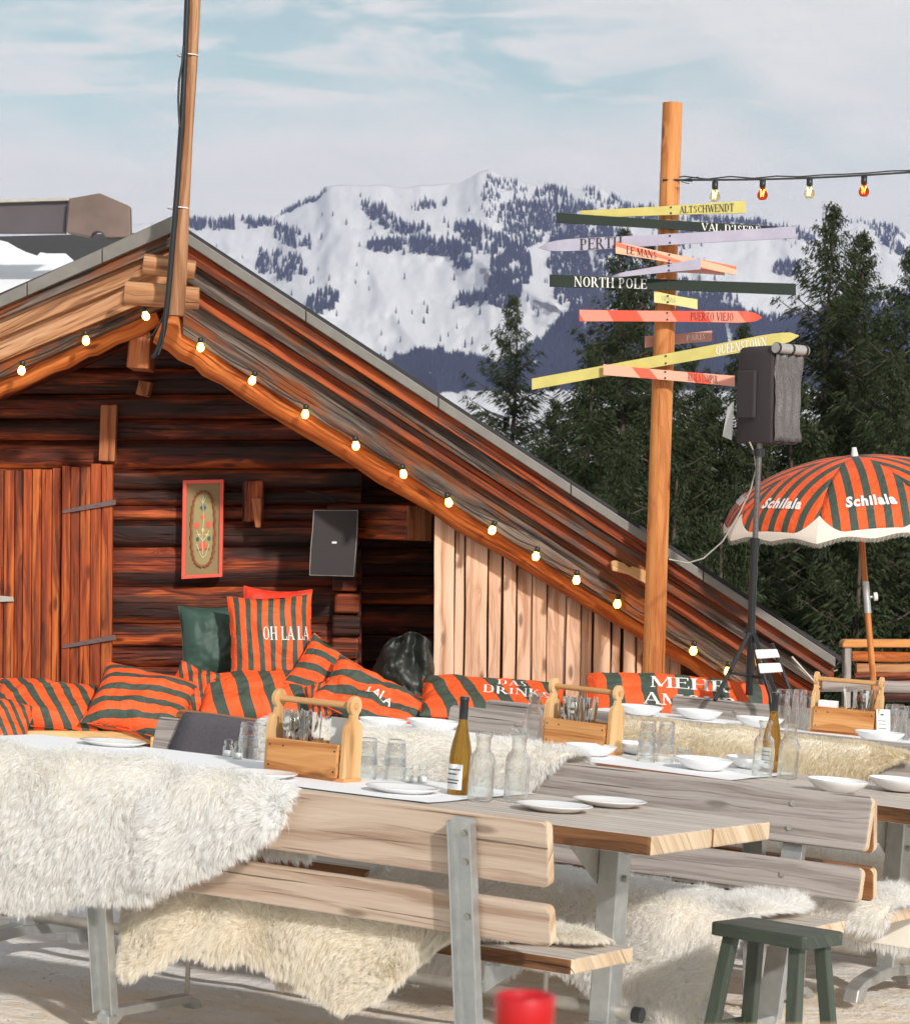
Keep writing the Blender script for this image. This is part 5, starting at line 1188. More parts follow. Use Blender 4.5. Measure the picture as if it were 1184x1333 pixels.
def build_tabletop():
    f0, f1, f2 = ROW
    def X(f, px, v, z=.765):
        u = -1.5
        for _ in range(6):
            q = f.at(u, v, z)-CAM; x = 592+F*q.dot(RT)/q.dot(FW); q2 = f.at(u+.01, v, z)-CAM; x2 = 592+F*q2.dot(RT)/q2.dot(FW); u += (px-x)/(x2-x)*.01
        return u
    bottle_at(f0, -.965, .035, 'amber wine bottle with a white label on the front table')
    carafe_at(f0, -.828, -.055, 'clear carafe directly right of the wine bottle on the front table'); carafe_at(f0, -.755, .055, 'clear carafe at the right of the pair on the front table')
    plate_at(f0, -1.10, -.10, 'flat white plate just left of the wine bottle'); plate_at(f0, -.54, -.07, 'flat white plate right of the carafes near the edge of the front table'); plate_at(f0, -.53, .30, 'flat white plate farther back near the right end of the front table')
    plate_at(f0, -2.62, .28, 'flat white plate behind the big sheepskin at the left'); plate_at(f0, -1.62, -.18, 'flat white plate half hidden between the big sheepskin and the caddy')
    r, Mx = caddy_at(f0, X(f0,405,.02), .02, -.04, 'wooden caddy with figured front and jars on the front table', 0); fill_caddy(Mx, 'front', -.06, 32, 5)
    jar_in(Mx, .03, -.02, 'condiment jar with a tall neck in the front caddy', .125, .03); jar_in(Mx, .085, .01, 'small condiment jar in the middle of the front caddy', .09, .02); jar_in(Mx, .125, -.02, 'small condiment jar at the right end of the front caddy', .09, .02)
    b = MB(); b.box((.09, .04, .15), (.10, 0, 0), (0, .002, 0), (.0, 0, .13), 2); o = b.build('menu_card', M['paper']); o.matrix_world = Mx; tag(o, 'white menu card standing in the caddy on the front table', 'menu card')
    for i, (u, v, n) in enumerate(((-1.44, .20, 2), (-1.36, .26, 2))):
        for k in range(n): tumbler_at(f0, u, v, k*.052, '%s tumbler of the %s stack right of the front caddy' % (('bottom', 'top')[k], ('nearer', 'farther')[i]), True)
    shaker_at(f0, -1.29, .24, 'salt shaker left of the pair by the tumbler stacks on the front table'); shaker_at(f0, -1.25, .27, 'pepper shaker rightmost by the tumbler stacks on the front table')
    for k in range(2): tumbler_at(f0, X(f0,322,.36), .36, k*.048, '%s tumbler of the stack in front of the grey blanket' % ('bottom', 'top')[k], True)
    shaker_at(f0, X(f0,296,.38), .38, 'leftmost small glass shaker in front of the grey blanket'); shaker_at(f0, X(f0,309,.33), .33, 'small glass shaker next to the tumbler stack at the grey blanket')
    # middle table
    bottle_at(f1, X(f1,1001,.30), .30, 'amber wine bottle behind the carafes on the middle table')
    carafe_at(f1, X(f1,991,.08), .08, 'left carafe of the pair on the middle table'); carafe_at(f1, X(f1,1024,.14), .14, 'right carafe of the pair on the middle table')
    bowl_at(f1, X(f1,1089,-.20), -.20, 'white bowl at the near edge of the middle table, right of the carafes'); bowl_at(f1, X(f1,1168,.20), .20, 'white bowl cut by the right edge of the photo on the middle table')
    bowl_at(f1, X(f1,915,.0), .0, 'white bowl between the tumbler stacks and the carafes on the middle table'); bowl_at(f1, X(f1,980,.34), .34, 'white bowl half hidden behind the left carafe'); bowl_at(f1, X(f1,768,.0), .0, 'white bowl in front of the caddy on the middle table', .92)
    bowl_at(f1, X(f1,832,.36), .36, 'white bowl half hidden behind the left tumbler stack on the middle table'); bowl_at(f1, X(f1,563,.20), .20, 'white bowl left of the wine bottle above the white sheepskin'); bowl_at(f1, X(f1,498,.0), .0, 'white bowl behind the handle of the front caddy', .9)
    r, Mx = caddy_at(f1, X(f1,756,.18), .18, -.08, 'wooden caddy seen from its pale end board on the middle table', 1); fill_caddy(Mx, 'middle', -.03, 26, 8)
    jar_in(Mx, .06, 0, 'condiment jar in the caddy on the middle table', .10, .022); jar_in(Mx, .11, .02, 'small condiment jar at the end of the middle caddy', .09, .02)
    for i, (u, v) in enumerate(((X(f1,840,.06), .06), (X(f1,864,.14), .14))):
        for k in range(3): tumbler_at(f1, u, v, k*.040, '%s tumbler of the %s stack on the middle table' % (('bottom', 'second', 'top')[k], ('left', 'right')[i]), True)
    tumbler_at(f1, X(f1,888,.24), .24, 0, 'single low tumbler right of the stacks on the middle table', True, .95, .72)
    carafe_at(f1, X(f1,691,.12), .12, 'clear carafe standing left of the caddy on the middle table'); shaker_at(f1, X(f1,667,.10), .10, 'salt shaker left of the carafe by the middle caddy'); shaker_at(f1, X(f1,678,.16), .16, 'pepper shaker beside the carafe by the middle caddy')
    # rear table
    bowl_at(f2, X(f2,832,.02), .02, 'white bowl at the left of the rear table below the AMOUR lettering'); bowl_at(f2, X(f2,909,.16), .16, 'white bowl in front of the letters under MEHR on the rear table'); bowl_at(f2, X(f2,988,.05), .05, 'white bowl behind the bottle neck on the rear table'); bowl_at(f2, X(f2,1144,-.1), -.1, 'white bowl in front of the caddy on the rear table')
    r, Mx = caddy_at(f2, X(f2,1100,.22), .22, .16, 'wooden caddy with a small white card on the rear table', 2); fill_caddy(Mx, 'rear', .06, 18, 11)
    b = MB(); b.box((-.09, -.02, .13), (.09, 0, 0), (0, .06, 0), (0, 0, .06), 0); o = b.build('napkin_stack', M['paper'], bevel=.004); o.matrix_world = Mx; tag(o, 'stack of white napkins in the caddy on the rear table', 'napkins')
    root = empty('table_card', Mx @ Matrix.Translation((.19, -.03, 0)) @ Matrix.Rotation(.9, 4, 'Z'), 'small white price card leaning on the end of the rear caddy', 'card'); b = MB(); b.box((0, 0, .07), (.085, 0, 0), (0, .002, 0), (0, .02, .14), 2); b.build('card', M['paper'], root)
    b = MB()
    for z, w in ((.115, .02), (.085, .05), (.07, .045), (.05, .05), (.03, .04)): b.box((-.01, -.0035+(z-.07)*.14, z), (w, 0, 0), (0, .0006, 0), (0, 0, .003 if z < .1 else .007), 0)
    b.build('print', M['ink'], root)
    for i, (u, v) in enumerate(((X(f2,1016,.2), .2), (X(f2,1028,.24), .24), (X(f2,1038,.33), .33), (X(f2,1047,.28), .28))): tumbler_at(f2, u, v, 0, '%s of the four tall upturned tumblers left of the rear caddy' % ('leftmost', 'front right', 'back left', 'rightmost')[i], True, 1.05, 2.0)
    for i, (u, v) in enumerate(((X(f2,1158,.3), .3), (X(f2,1171,.26), .26), (X(f2,1166,.38), .38), (X(f2,1184,.32), .32))): tumbler_at(f2, u, v, 0, '%s of the tall upturned tumblers right of the rear caddy' % ('leftmost', 'front', 'back', 'rightmost')[i], True, 1.05, 1.7)
build_tabletop()

# ------------------------------------------------------------------ cushions
def basis(o, X, Y): X = Vector(X).normalized(); Y = Vector(Y); Y = (Y-X*X.dot(Y)).normalized(); Z = X.cross(Y); return Matrix(((X.x, Y.x, Z.x, o[0]), (X.y, Y.y, Z.y, o[1]), (X.z, Y.z, Z.z, o[2]), (0, 0, 0, 1)))
def cushion(label, Mx, w, h, t, m, uvr=0, seed=0, sag=0, group='striped cushions', pinch=.10, wr=1, text=None, p=2.4, bolster=False, sagend=0):
    root = empty('cushion', Mx, label, 'cushion', group); n = 38
    def surf(a, c, side):
        prof = ((1-abs(a)**p)*(1-abs(c)**p)); prof = max(prof, 0)**.5
        x = a*w/2*(1-pinch*(1-c*c)*abs(a)**3*.6); y = c*h/2*(1-pinch*(1-a*a)*abs(c)**3)
        z = side*t/2*prof
        z += wr*side*(.022*noise.noise((a*2.2+seed, c*2.2, seed*3.1))+.020*prof*(abs(noise.noise((a*2.8+seed+c*1.5, c*3.6-a, seed)))-.25)+.008*noise.noise((a*7+seed, c*7, seed))*prof) * (1 if not bolster else .5)
        cr = (1-min(1, math.hypot(1-abs(a), 1-abs(c))/.55)); z += side*wr*.010*cr*math.sin((a*c)*22+seed)*prof
        z -= sag*(a*a)*.5+sagend*(max(0, a))**2
        return V3(x, y, z)
    b = MB(); ca, sa = math.cos(uvr), math.sin(uvr)
    def uv(i, j):
        a, c = -1+2*i/n, -1+2*j/n; a += wr*.05*noise.noise((a*1.5, c*1.5, seed+9)); return (.5+.5*(a*ca-c*sa*h/w), .5+.5*(a*sa*w/h+c*ca))
    for s in (1, -1): b.grid([[surf(-1+2*i/n, -1+2*j/n, s) for j in range(n+1)] for i in range(n+1)], uv, flip=(s < 0))
    o = b.build('cover', m, root); o.modifiers.new('weld', 'WELD').merge_threshold = .001
    # piped seam
    b = MB(); ed = [(-1+2*k/n, -1) for k in range(n)]+[(1, -1+2*k/n) for k in range(n)]+[(1-2*k/n, 1) for k in range(n)]+[(-1, 1-2*k/n) for k in range(n)]
    pts = [(surf(a, c, 1)+surf(a, c, -1))/2 for a, c in ed]; pts.append(pts[0]); b.tube(pts, .0035, 6, cap=False); b.build('piping', m, root)
    if text:
        for k, (s, x0, y0, ww, hh, fn) in enumerate(text):
            mp = lambda x, y: surf(x, y, 1)+V3(0, 0, .0035)
            if fn == 'sans': sans_text('lettering', s, mp, M['wtext'], root, ww, hh, x0, y0, .02, 1.0)
            else: serif_text('lettering', s, mp, M['wtext'], root, ww, hh, x0, y0)
    return root
def build_cushions():
    # long bench plank along the wall
    root = empty('wall_bench', P(100, 960, 15.0), 'long yellow plank bench along the cabin wall under the striped cushions', 'bench'); bpy.context.view_layer.update()
    z = P(0, 948, 15.1).z; b = MB(); q = [P(-160, 968, 14.75), P(193, 955, 14.95), P(700, 946, 15.3)]; zt = z
    for x0, x1 in ((-160, 196), (196.5, 520)):
        a, c = P(x0, 950, 14.8), P(x1, 950, 14.8); a.z = c.z = 0; w = .62; 
        pts = [V3(a.x, 14.78, .53), V3(c.x, 14.86, .555), V3(c.x, 14.86+w, .555), V3(a.x, 14.78+w, .53)]; bb = MB(); bb.prism([p-V3(0, 0, .07) for p in pts], (0, 0, .07), (1, 0, 0)); part(bb, 'seat_plank', M['bench'], root, bevel=.006)
    for x in (-100, 120, 190, 350, 470):
        b = MB(); c = P(x, 960, 15.0); b.box(V3(c.x, 15.12, .25), (.09, 0, 0), (0, .12, 0), (0, 0, .46), 2); part(b, 'leg', M['bark'], root)
    root = empty('wall_bench', P(800, 960, 14.6), 'plank bench under the vertical cladding that carries the long bolsters', 'bench'); bpy.context.view_layer.update()
    b = MB(); a, c = P(545, 950, 14.9), P(1010, 950, 14.6); b.prism([V3(a.x, a.y, .44), V3(c.x, c.y, .40), V3(c.x, c.y+.45, .40), V3(a.x, a.y+.45, .44)], (0, 0, .05), c-a); part(b, 'seat_plank', M['bench'], root, bevel=.006)
    for x in (560, 700, 850, 990):
        b = MB(); c2 = P(x, 960, 14.9); b.box(V3(c2.x, 15.05, .2), (.08, 0, 0), (0, .1, 0), (0, 0, .44), 2); part(b, 'leg', M['bark'], root)
    S = 1/230
    cushion('striped cushion lying at the far left end of the wall bench', basis(P(66, 920, 15.05), (1, 0, -.08), (0, .82, .52)), .66, .44, .20, M['st7'], -.55, 1)
    cushion('striped cushion corner in front of the leftmost one, cut by the photo edge', basis(P(-8, 938, 14.82), (1, 0, -.12), (0, .7, .6)), .42, .34, .16, M['st7'], -.6, 2)
    cushion('puffy striped cushion slumped at the right end of the wall bench plank', basis(P(184, 915, 14.95), (.93, -.1, -.18), (.15, .68, .68)), .56, .47, .24, M['st10'], 1.38, 3)
    cushion('crumpled striped cushion between the puffy one and the green cushion', basis(P(262, 905, 15.1), (.9, -.2, -.25), (.1, .6, .75)), .40, .34, .20, M['st7'], -.5, 4, wr=1.6)
    cushion('dark green cushion leaning on the wall behind the OH LA LA one', basis(P(284, 838, 15.45), (1, .25, .05), (-.06, .22, 1)), .44, .46, .20, M['green_f'], 0, 5, group=None)
    cushion('plain red cushion whose corners stick out behind the OH LA LA cushion', basis(P(358, 822, 15.5), (1, .0, -.03), (.02, .2, 1)), .40, .52, .16, M['red_f'], 0, 6, group=None)
    cushion('upright striped cushion lettered OH LA LA', basis(P(353, 832, 15.2), (1, .12, .06), (-.07, .22, 1)), .485, .52, .22, M['st7'], 0, 7, wr=1.0, text=[('OH LA LA', -.22, -.10, 1.14, .30, 'serif')])
    cushion('long striped cushion lying flat under the OH LA LA cushion', basis(P(346, 907, 15.0), (1, -.05, .04), (.0, .75, .65)), .76, .40, .20, M['strip'], -.3, 8, wr=.8)
    cushion('striped cushion leaning over to the right of the OH LA LA cushion', basis(P(436, 888, 15.05), (.8, .1, -.52), (.45, .45, .7)), .50, .36, .18, M['strip'], 1.45, 9, wr=1.3)
    cushion('striped cushion sliding down at the right end of the pile, with a white print', basis(P(487, 915, 14.75), (.86, -.1, -.42), (.3, .55, .62)), .62, .36, .16, M['strip'], 1.35, 10, wr=1.7, text=[('LALA', -.2, -.1, .5, .34, 'sans')])
    cushion('small folded corner of a striped cushion in front of the long flat one', basis(P(424, 910, 14.75), (.8, 0, .3), (-.2, .35, .9)), .20, .22, .10, M['strip'], .3, 11, wr=1.5)
    cushion('long striped bolster with two lines of white print in front of the cladding', basis(P(641, 914, 14.85), (1, .0, -.05), (0, .92, .40)), .80, .46, .17, M['strip'], -.35, 12, wr=.6, p=4, pinch=.03, text=[('DAS', .05, .25, .42, .34, 'serif'), ('DRINKS', -.15, -.22, .95, .34, 'serif')])
    cushion('long striped bolster lettered MEHR AMOUR in front of the signpost', basis(P(882, 918, 14.45), (1, .0, -.045), (0.02, .70, .70)), 1.0, .36, .20, M['strip'], -.12, 13, wr=.6, p=4.5, pinch=.02, text=[('MEHR', -.32, .16, .86, .46, 'serif'), ('AMOUR', -.40, -.52, 1.05, .46, 'serif')])
    # dark tarpaulin heap
    root = empty('tarpaulin', P(520, 900, 15.6), 'heap of dark shiny tarpaulin in the corner behind the cushions', 'tarpaulin'); bpy.context.view_layer.update(); b = MB(); n = 44; rows = []
    for i in range(n+1):
        row = []
        for j in range(n+1):
            a, c = i/n*2-1, j/n; x = 520+58*a*(1-.30*c**1.6)+14*c; y = 950-128*c**.9*(1-.25*a*a)-8*noise.noise((a*2, c*2, 1)); d = 15.65-.30*math.cos(a*1.4)*(1-c*.6)+.10*noise.noise((a*3, c*4, 5))+.05*abs(noise.noise((a*7+c*6, c*9, 8)))
            row.append(P(x, y, d))
        rows.append(row)
    b.grid(rows, lambda a, c: (a/n, c/n)); o = part(b, 'cover', M['sack'], root); o.modifiers.new('solid', 'SOLIDIFY').thickness = .006
build_cushions()

# ------------------------------------------------------------------ wall things: picture, loudspeaker
def build_wall_things():
    root = empty('picture', P(264, 690, DW-.1), 'tall narrow picture of painted flowers in a red frame on the log wall', 'picture'); bpy.context.view_layer.update(); D = DW-.13
    b = MB(); o4 = [(238, 625), (291, 624), (289, 751), (236, 754)]; i4 = [(243, 630), (286.5, 629), (284.5, 747), (241, 749)]
    for k in range(4):
        k2 = (k+1) % 4; q = [P(*o4[k], D), P(*o4[k2], D), P(*i4[k2], D), P(*i4[k], D)]; b.prism(q, (0, .05, 0), q[1]-q[0])
    part(b, 'frame', plain('coral_red_frame_paint', (.78, .10, .06), .5), root, bevel=.002)
    b = MB(); slab_px(b, i4, D+.014, .01, (0, 0), (0, 1)); cv = part(b, 'canvas', plain('olive_canvas', (.26, .19, .09), .8, 0, .3, 90), root)
    c0 = (264, 689); D2 = D+.0125
    def blob(cx, cy, rx, ry, m, n=14, nm='painted_flower', petals=0, rot=0):
        b = MB(); pts = []
        for k in range(n):
            a = 2*PI*k/n; r = 1+(.25*math.cos(petals*a) if petals else 0); X, Y = rx*r*math.cos(a), ry*r*math.sin(a); pts.append(P(cx+X*math.cos(rot)-Y*math.sin(rot), cy+X*math.sin(rot)+Y*math.cos(rot), D2))
        b.face(pts[::-1], [(0, 0)]*n); D_ = part(b, nm, m, root)
        return D_
    gold = plain('gold_paint', (.34, .27, .12), .8); rose = plain('rose_paint', (.70, .12, .07), .8); blue = plain('teal_paint', (.05, .11, .11), .8); leafm = plain('leaf_paint', (.16, .17, .05), .8); brn = plain('red_brown_scroll_paint', (.28, .075, .03), .8); yel = plain('yellow_paint', (.66, .48, .12), .8); cre = plain('cream_line_paint', (.75, .68, .5), .8)
    bb = MB(); sh = []
    for k in range(40):
        a = 2*PI*k/40; e = 2.6; X = 13.5*math.copysign(abs(math.cos(a))**(2/e), math.cos(a))*(1-.10*math.cos(2*a*1)); Y = 46*math.copysign(abs(math.sin(a))**(2/e), math.sin(a)); sh.append(P(c0[0]+X-.012*Y, c0[1]+Y, D+.0135))
    bb.face(sh[::-1], [(0, 0)]*40); part(bb, 'painted_panel', gold, root)
    b = MB(); pts = []; rad = []
    for k in range(161):
        a = 2*PI*k/160; e = 2.6; X = 15.5*math.copysign(abs(math.cos(a))**(2/e), math.cos(a)); Y = 49*math.copysign(abs(math.sin(a))**(2/e), math.sin(a)); q = 1.3*math.sin(k*1.1)
        pts.append(P(c0[0]+X*(1+q*.03)-.012*Y, c0[1]+Y*(1+q*.012), D2)); rad.append(.0045+.004*abs(math.sin(k*.55)))
    b.tube(pts, rad, 6, cap=False)
    o = part(b, 'painted_scroll', brn, root)
    D2 = D+.0115
    for cx, cy, rx, ry, m, pt in ((264, 711, 5, 6, rose, 5), (256, 684, 3.6, 4.4, rose, 5), (271.5, 683, 3.6, 4.4, rose, 5), (264, 673, 2.6, 3.6, rose, 4), (264.5, 661, 3.6, 4.6, blue, 4), (264, 690, 2.2, 2.6, yel, 0), (257, 702, 2.2, 3, blue, 0), (272, 701, 2.2, 3, blue, 0), (259, 716, 3.4, 1.6, leafm, 0), (270, 715, 3.4, 1.6, leafm, 0), (259, 696, 3, 1.3, yel, 0), (269, 696, 3, 1.3, yel, 0)):
        blob(cx, cy, rx, ry, m, 20 if pt else 12, petals=pt)
    b = MB()
    for pts in ([(264, 722), (263, 700), (265, 676), (264, 650)], [(264, 704), (259, 698), (256, 690)], [(264, 704), (269, 698), (272, 690)], [(264, 655), (260, 648), (263, 644), (264, 652)], [(264, 655), (268, 648), (266, 644), (264, 652)], [(256, 708), (261, 722), (264, 726)], [(272, 708), (268, 722), (264, 726)]):
        b.tube([P(x, y, D2+.0005) for x, y in pts], .0022, 4)
    part(b, 'painted_stems', cre, root)
    # flat loudspeaker on the wall
    root = empty('wall_speaker', P(434, 706, DW-.2), 'flat dark grey loudspeaker hanging on the log wall', 'loudspeaker'); bpy.context.view_layer.update(); D = DW-.50
    def face(D, k=0): 
        L = [(408, 664), (406.5, 690), (404, 715), (402.5, 749)]; R = [(460.5, 750.5), (463, 720), (465, 690), (466, 664)]
        c = (434, 707); return [P(c[0]+(x-c[0])*(1+k), c[1]+(y-c[1])*(1+k*.8), D) for x, y in L+R]
    b = MB(); b.prism(face(D), (0, .22, 0), (0, 0, 1)); part(b, 'cabinet', M['slate'], root, bevel=.006)
    b = MB(); b.prism(face(D-.006, -.03), (0, .006, 0), (0, 0, 1)); part(b, 'grille', plain('speaker_grille', (.040, .034, .037), .8, .0, .6, 300, .2), root)
    b = MB(); q = face(D-.004, -.01)+[]; q.append(q[0]); b.tube(q, .0025, 5); part(b, 'edge_trim', M['galvd'], root)
    b = MB(); slab_px(b, [(432, 705), (438, 705), (438, 707.5), (432, 707.5)], D-.010, .004, (0, 0), (1, 0)); part(b, 'badge', M['white'], root)
    b = MB(); b.tube([P(x, y, DW-.10) for x, y in [(438, 668), (438, 657), (432, 650), (415, 643), (398, 639)]], .006, 6); tag(part(b, 'speaker_cable', M['black'], None), 'black cable running up from the flat wall loudspeaker', 'cable')
build_wall_things()

# ------------------------------------------------------------------ loudspeaker under a rain cover on a tripod, garden parasol, chair, stool, railing
def build_stand():
    D = 14.3; root = empty('speaker_stand', P(977, 930, D), 'black tripod stand carrying the covered loudspeaker', 'stand'); bpy.context.view_layer.update()
    b = MB(); b.tube([P(975, 905, D), P(978, 800, D), P(982, 700, D)], .021, 14); part(b, 'lower_tube', M['blackm'], root)
    b = MB(); b.tube([P(982, 712, D), P(988.5, 575, D)], .0155, 14); up = part(b, 'upper_tube', M['galvd2'], root)
    b = MB()
    for k in range(14): 
        y = 600+k*8; x = 982+(712-y)*.0475; b.tube([P(x, y, D-.012), P(x, y, D-.017)], .0035, 6)
    part(b, 'pin_holes', M['black'], root)
    for y in (589, 706, 822):
        b = MB(); x = 982+(712-y)*.047; b.tube([P(x, y-5, D), P(x, y+5, D)], .028, 14); b.box(P(x-6, y, D), (.03, 0, 0), (0, .02, 0), (0, 0, .02), 0); part(b, 'collar', M['blackm'], root, bevel=.002)
    for x, y, d in ((930, 892, D-.25), (1017, 905, D-.2), (992, 880, D+.5)):
        b = MB(); a, e = P(978, 818, D), P(x, y+20, d); dd = (e-a); s = dd.normalized().cross(V3(0, 1, 0)).normalized(); b.box((a+e)/2, dd, s*.022, dd.normalized().cross(s)*.022, 0); lg = part(b, 'leg', M['blackm'], root, bevel=.003)
        b = MB(); a2 = P(976, 880, D); e2 = a+(e-a)*.62; b.tube([a2, e2], .008, 6); part(b, 'brace', M['blackm'], root)
    # covered speaker
    root = empty('covered_loudspeaker', P(1000, 578, D), 'loudspeaker under a black fabric cover with a mesh front and a silver roll', 'loudspeaker'); bpy.context.view_layer.update()
    A, B_, C = P(956, 575, D+.12), P(1003, 578, D-.10), P(1041, 577, D+.06); A.z = B_.z = C.z = P(1000, 577, D).z; H = P(0, 450, D).z-P(0, 577, D).z; Q = A+(C-B_)
    b = MB(); n = 10; loop = []
    def corner(p, a, c, r=.03): return [p+(a-p).normalized()*r, p+((a-p).normalized()+(c-p).normalized())*r*.3, p+(c-p).normalized()*r]
    ring = corner(A, Q, B_)+corner(B_, A, C, .015)+corner(C, B_, Q)+corner(Q, C, A)
    ctr = (A+C)/2; prof = [(0, .97), (.02, 1.0), (.5, 1.01), (.9, 1.0), (.965, .96), (.99, .88), (1.0, .70)]; rows = []
    for i, (z, k) in enumerate(prof): rows.append([ctr+(p-ctr)*k+V3(0, 0, H*z)+V3(.004*noise.noise((j, i, 0)), .004*noise.noise((j, i, 4)), 0) for j, p in enumerate(ring)])
    b.grid(rows, lambda a, c: (a*.1, c*.1), closed_u=True, flip=True); b.face(rows[-1], [(0, 0)]*len(ring)); b.face(rows[0][::-1], [(0, 0)]*len(ring)); part(b, 'cover', M['bagf'], root)
    # padded pocket on the left face
    fd = (B_-A); nrm = fd.cross(V3(0, 0, 1)).normalized(); nrm = -nrm if nrm.y > 0 else nrm
    b = MB(); c = A+fd*.33+V3(0, 0, H*.50)+nrm*.008; b.box(c, fd*.50, nrm*.022, V3(0, 0, H*.50), 2); part(b, 'pocket', M['bagf'], root, bevel=.01)
    # mesh panel on the right face
    fd2 = (C-B_); n2 = fd2.cross(V3(0, 0, 1)).normalized(); n2 = -n2 if n2.y > 0 else n2; rows = []
    for i in range(17):
        rows.append([B_+fd2*(.04+.92*j/16)+V3(0, 0, H*(.02+.90*i/16))+n2*(.012+.009*math.sin(j*1.3+i*.35+1.2*math.sin(i*.5))+.006*noise.noise((i*.5, j*.5, 3))) for j in range(17)])
    b = MB(); b.grid(rows, lambda a, c: (a/16, c/16)); mm, t, bs = mat('grey_mesh_fabric'); tc = t.new('ShaderNodeTexCoord').outputs['Object']; nn = t.noise(tc, 130, 3, .7); t.set(bs.inputs['Base Color'], t.ramp(nn, [(.35, (.06, .055, .055)), (.65, (.17, .15, .145))])); bs.inputs['Roughness'].default_value = .5; o = part(b, 'mesh_front', mm, root); o.modifiers.new('solid', 'SOLIDIFY').thickness = .003
    b = MB(); a = B_+V3(0, 0, H*.965)+n2*.02; b.tube([a-fd2*.02, a+fd2*1.04], .028, 16); part(b, 'rolled_flap', plain('silver_rain_fabric', (.42, .40, .38), .35, .3, .5, 40), root)
    b = MB()
    for f in (.03, .5, .97): 
        c = a+fd2*f; b.tube([c-fd2.normalized()*.008, c+fd2.normalized()*.008], .0305, 14)
    part(b, 'strap', M['black'], root)
    b = MB(); b.prism([P(955, 522, D+.1), P(947, 530, D+.08), P(940, 568, D+.05), P(952, 573, D+.1)], (0, .01, 0), (0, 0, 1)); part(b, 'side_flap', plain('silver_flap_fabric', (.36, .36, .35), .4, .3), root)
    b = MB(); b.tube([P(x, y, D+.02) for x, y in [(975, 575), (981, 588), (984, 610), (976, 640), (960, 672), (940, 705), (915, 727), (895, 733), (870, 728)]], .0045, 6); tag(part(b, 'speaker_cable', M['galvd'], None), 'grey cable looping from the covered loudspeaker to the signpost', 'cable')
M['galvd2'] = plain('scuffed_dark_tube', (.16, .15, .15), .35, .6)
build_stand()
def build_umbrella():
    D = 15.0; apex = P(1112, 594, D); foot = P(1140, 930, D); foot.z = max(foot.z, .1); ax = (apex-foot).normalized(); X = V3(1, 0, 0); X = (X-ax*ax.dot(X)).normalized(); Y = ax.cross(X)
    Mx = Matrix(((X.x, Y.x, ax.x, apex.x), (X.y, Y.y, ax.y, apex.y), (X.z, Y.z, ax.z, apex.z), (0, 0, 0, 1)))
    Mx = Mx @ Matrix.Rotation(.11, 4, 'X')
    root = empty('parasol', Mx, 'orange and green striped parasol with a white fringe, lettered on its panels', 'parasol'); L = (apex-foot).length
    R, H = .80, .37
    def can(k, s, t, off=0, ex=0):
        P_ = []
        for q in (-1, 1):
            a = math.radians(-90+k*45+q*22.5-3); rr = R*(math.sin(s*1.32)/math.sin(1.32)) if s <= 1 else R*(1+(s-1)*.12); z = -H*(1-math.cos(s*1.32))/(1-math.cos(1.32)) if s <= 1 else -H-(s-1)*R*.9
            P_.append(V3((rr+off)*math.cos(a), (rr+off)*math.sin(a), z))
        p = (P_[0]+P_[1])/2+(P_[1]-P_[0])*.5*t; am = math.radians(-90+k*45-3); sg = (1-t*t)
        p += V3(math.cos(am), math.sin(am), .25)*(.030*sg*math.sin(min(s, 1)*PI*.8)) + V3(0, 0, .022*sg*(s**3)); return p
    half = R*math.sin(math.radians(22.5))
    for k in range(8):
        b = MB(); n, m2 = 22, 16; rows = [[can(k, .02+.98*i/n, -1+2*j/m2) for j in range(m2+1)] for i in range(n+1)]
        def uv(i, j): s = .02+.98*i/n; t = -1+2*j/m2; w = half*math.sin(s*1.32)/math.sin(1.32); return (.5+.09+t*w/(.305*2)*1.0, s)
        b.grid(rows, uv); pn = b.build('canopy_panel', M['umb'], root); s_ = pn.modifiers.new('solid', 'SOLIDIFY'); s_.thickness = .002
        # white trim with peaks at the ribs, and the fringe hanging under it
        b = MB(); rows = []; 
        for j in range(33):
            t = -1+2*j/32; pk = max(0, (abs(t)-.50)/.50)**1.5; s0 = .978-.18*pk; hang = 1.035+.025*math.cos(t*PI)**2-.03*abs(t)
            rows.append([can(k, s0+(hang-s0)*i/8, t, .006) for i in range(9)])
        b.grid(rows, lambda a, c: (a, c), flip=True); tr = b.build('valance', M['fringe'], root)
        b = MB()
        for j in range(90):
            t = -1+2*(j+.5)/90; hang = 1.03+.025*math.cos(t*PI)**2-.03*abs(t); a = can(k, hang, t, .006); e = can(k, hang+.035+.012*random.random(), t+.004, .006); w = (can(k, hang, t+.012, .006)-a)*.6; b.face([a, a+w, e+w*.6, e], [(0, 0)]*4)
        b.build('fringe', M['fringe'], tr)
        ctr_s = .72
        def mp(x, y, k=k): return can(k, ctr_s-y, x, .008)+V3(0, 0, .004)
        sans_text('lettering', 'Schilala', mp, M['wtext'], pn, 1.04, .105, -.50, -.05, .045, 1.16)
        b = MB(); b.tube([can(k, s, -1)-V3(0, 0, .008) for s in np.linspace(.03, 1, 10)], .004, 6); b.build('rib', M['wboard'], root)
    b = MB(); b.lathe([(.022, -.012), (.02, .01), (.014, .04), (.013, .05), (0, .052)], None, 20); b.build('finial', M['wboard'], root)
    b = MB(); b.tube([V3(0, 0, -L), V3(0, 0, 0)], .0175, 16); po = b.build('pole', M['post'], root); fx = Matrix.Rotation(-.11, 4, 'X'); po.matrix_local = fx
    b = MB(); z = -.80; b.tube([V3(0, 0, z-.09), V3(0, 0, z+.09)], .021, 16); b.tube([V3(0, 0, z), V3(.05, 0, z)], .008, 8); c = MB(); o = b.build('pole_joint', M['galv'], po)
    b = MB(); b.tube([V3(.042, 0, z), V3(.062, -.0, z)], .024, 16); b.build('knob', M['wboard'], po)
M['umb'] = stripes('parasol_stripes', 6.5)
build_umbrella()
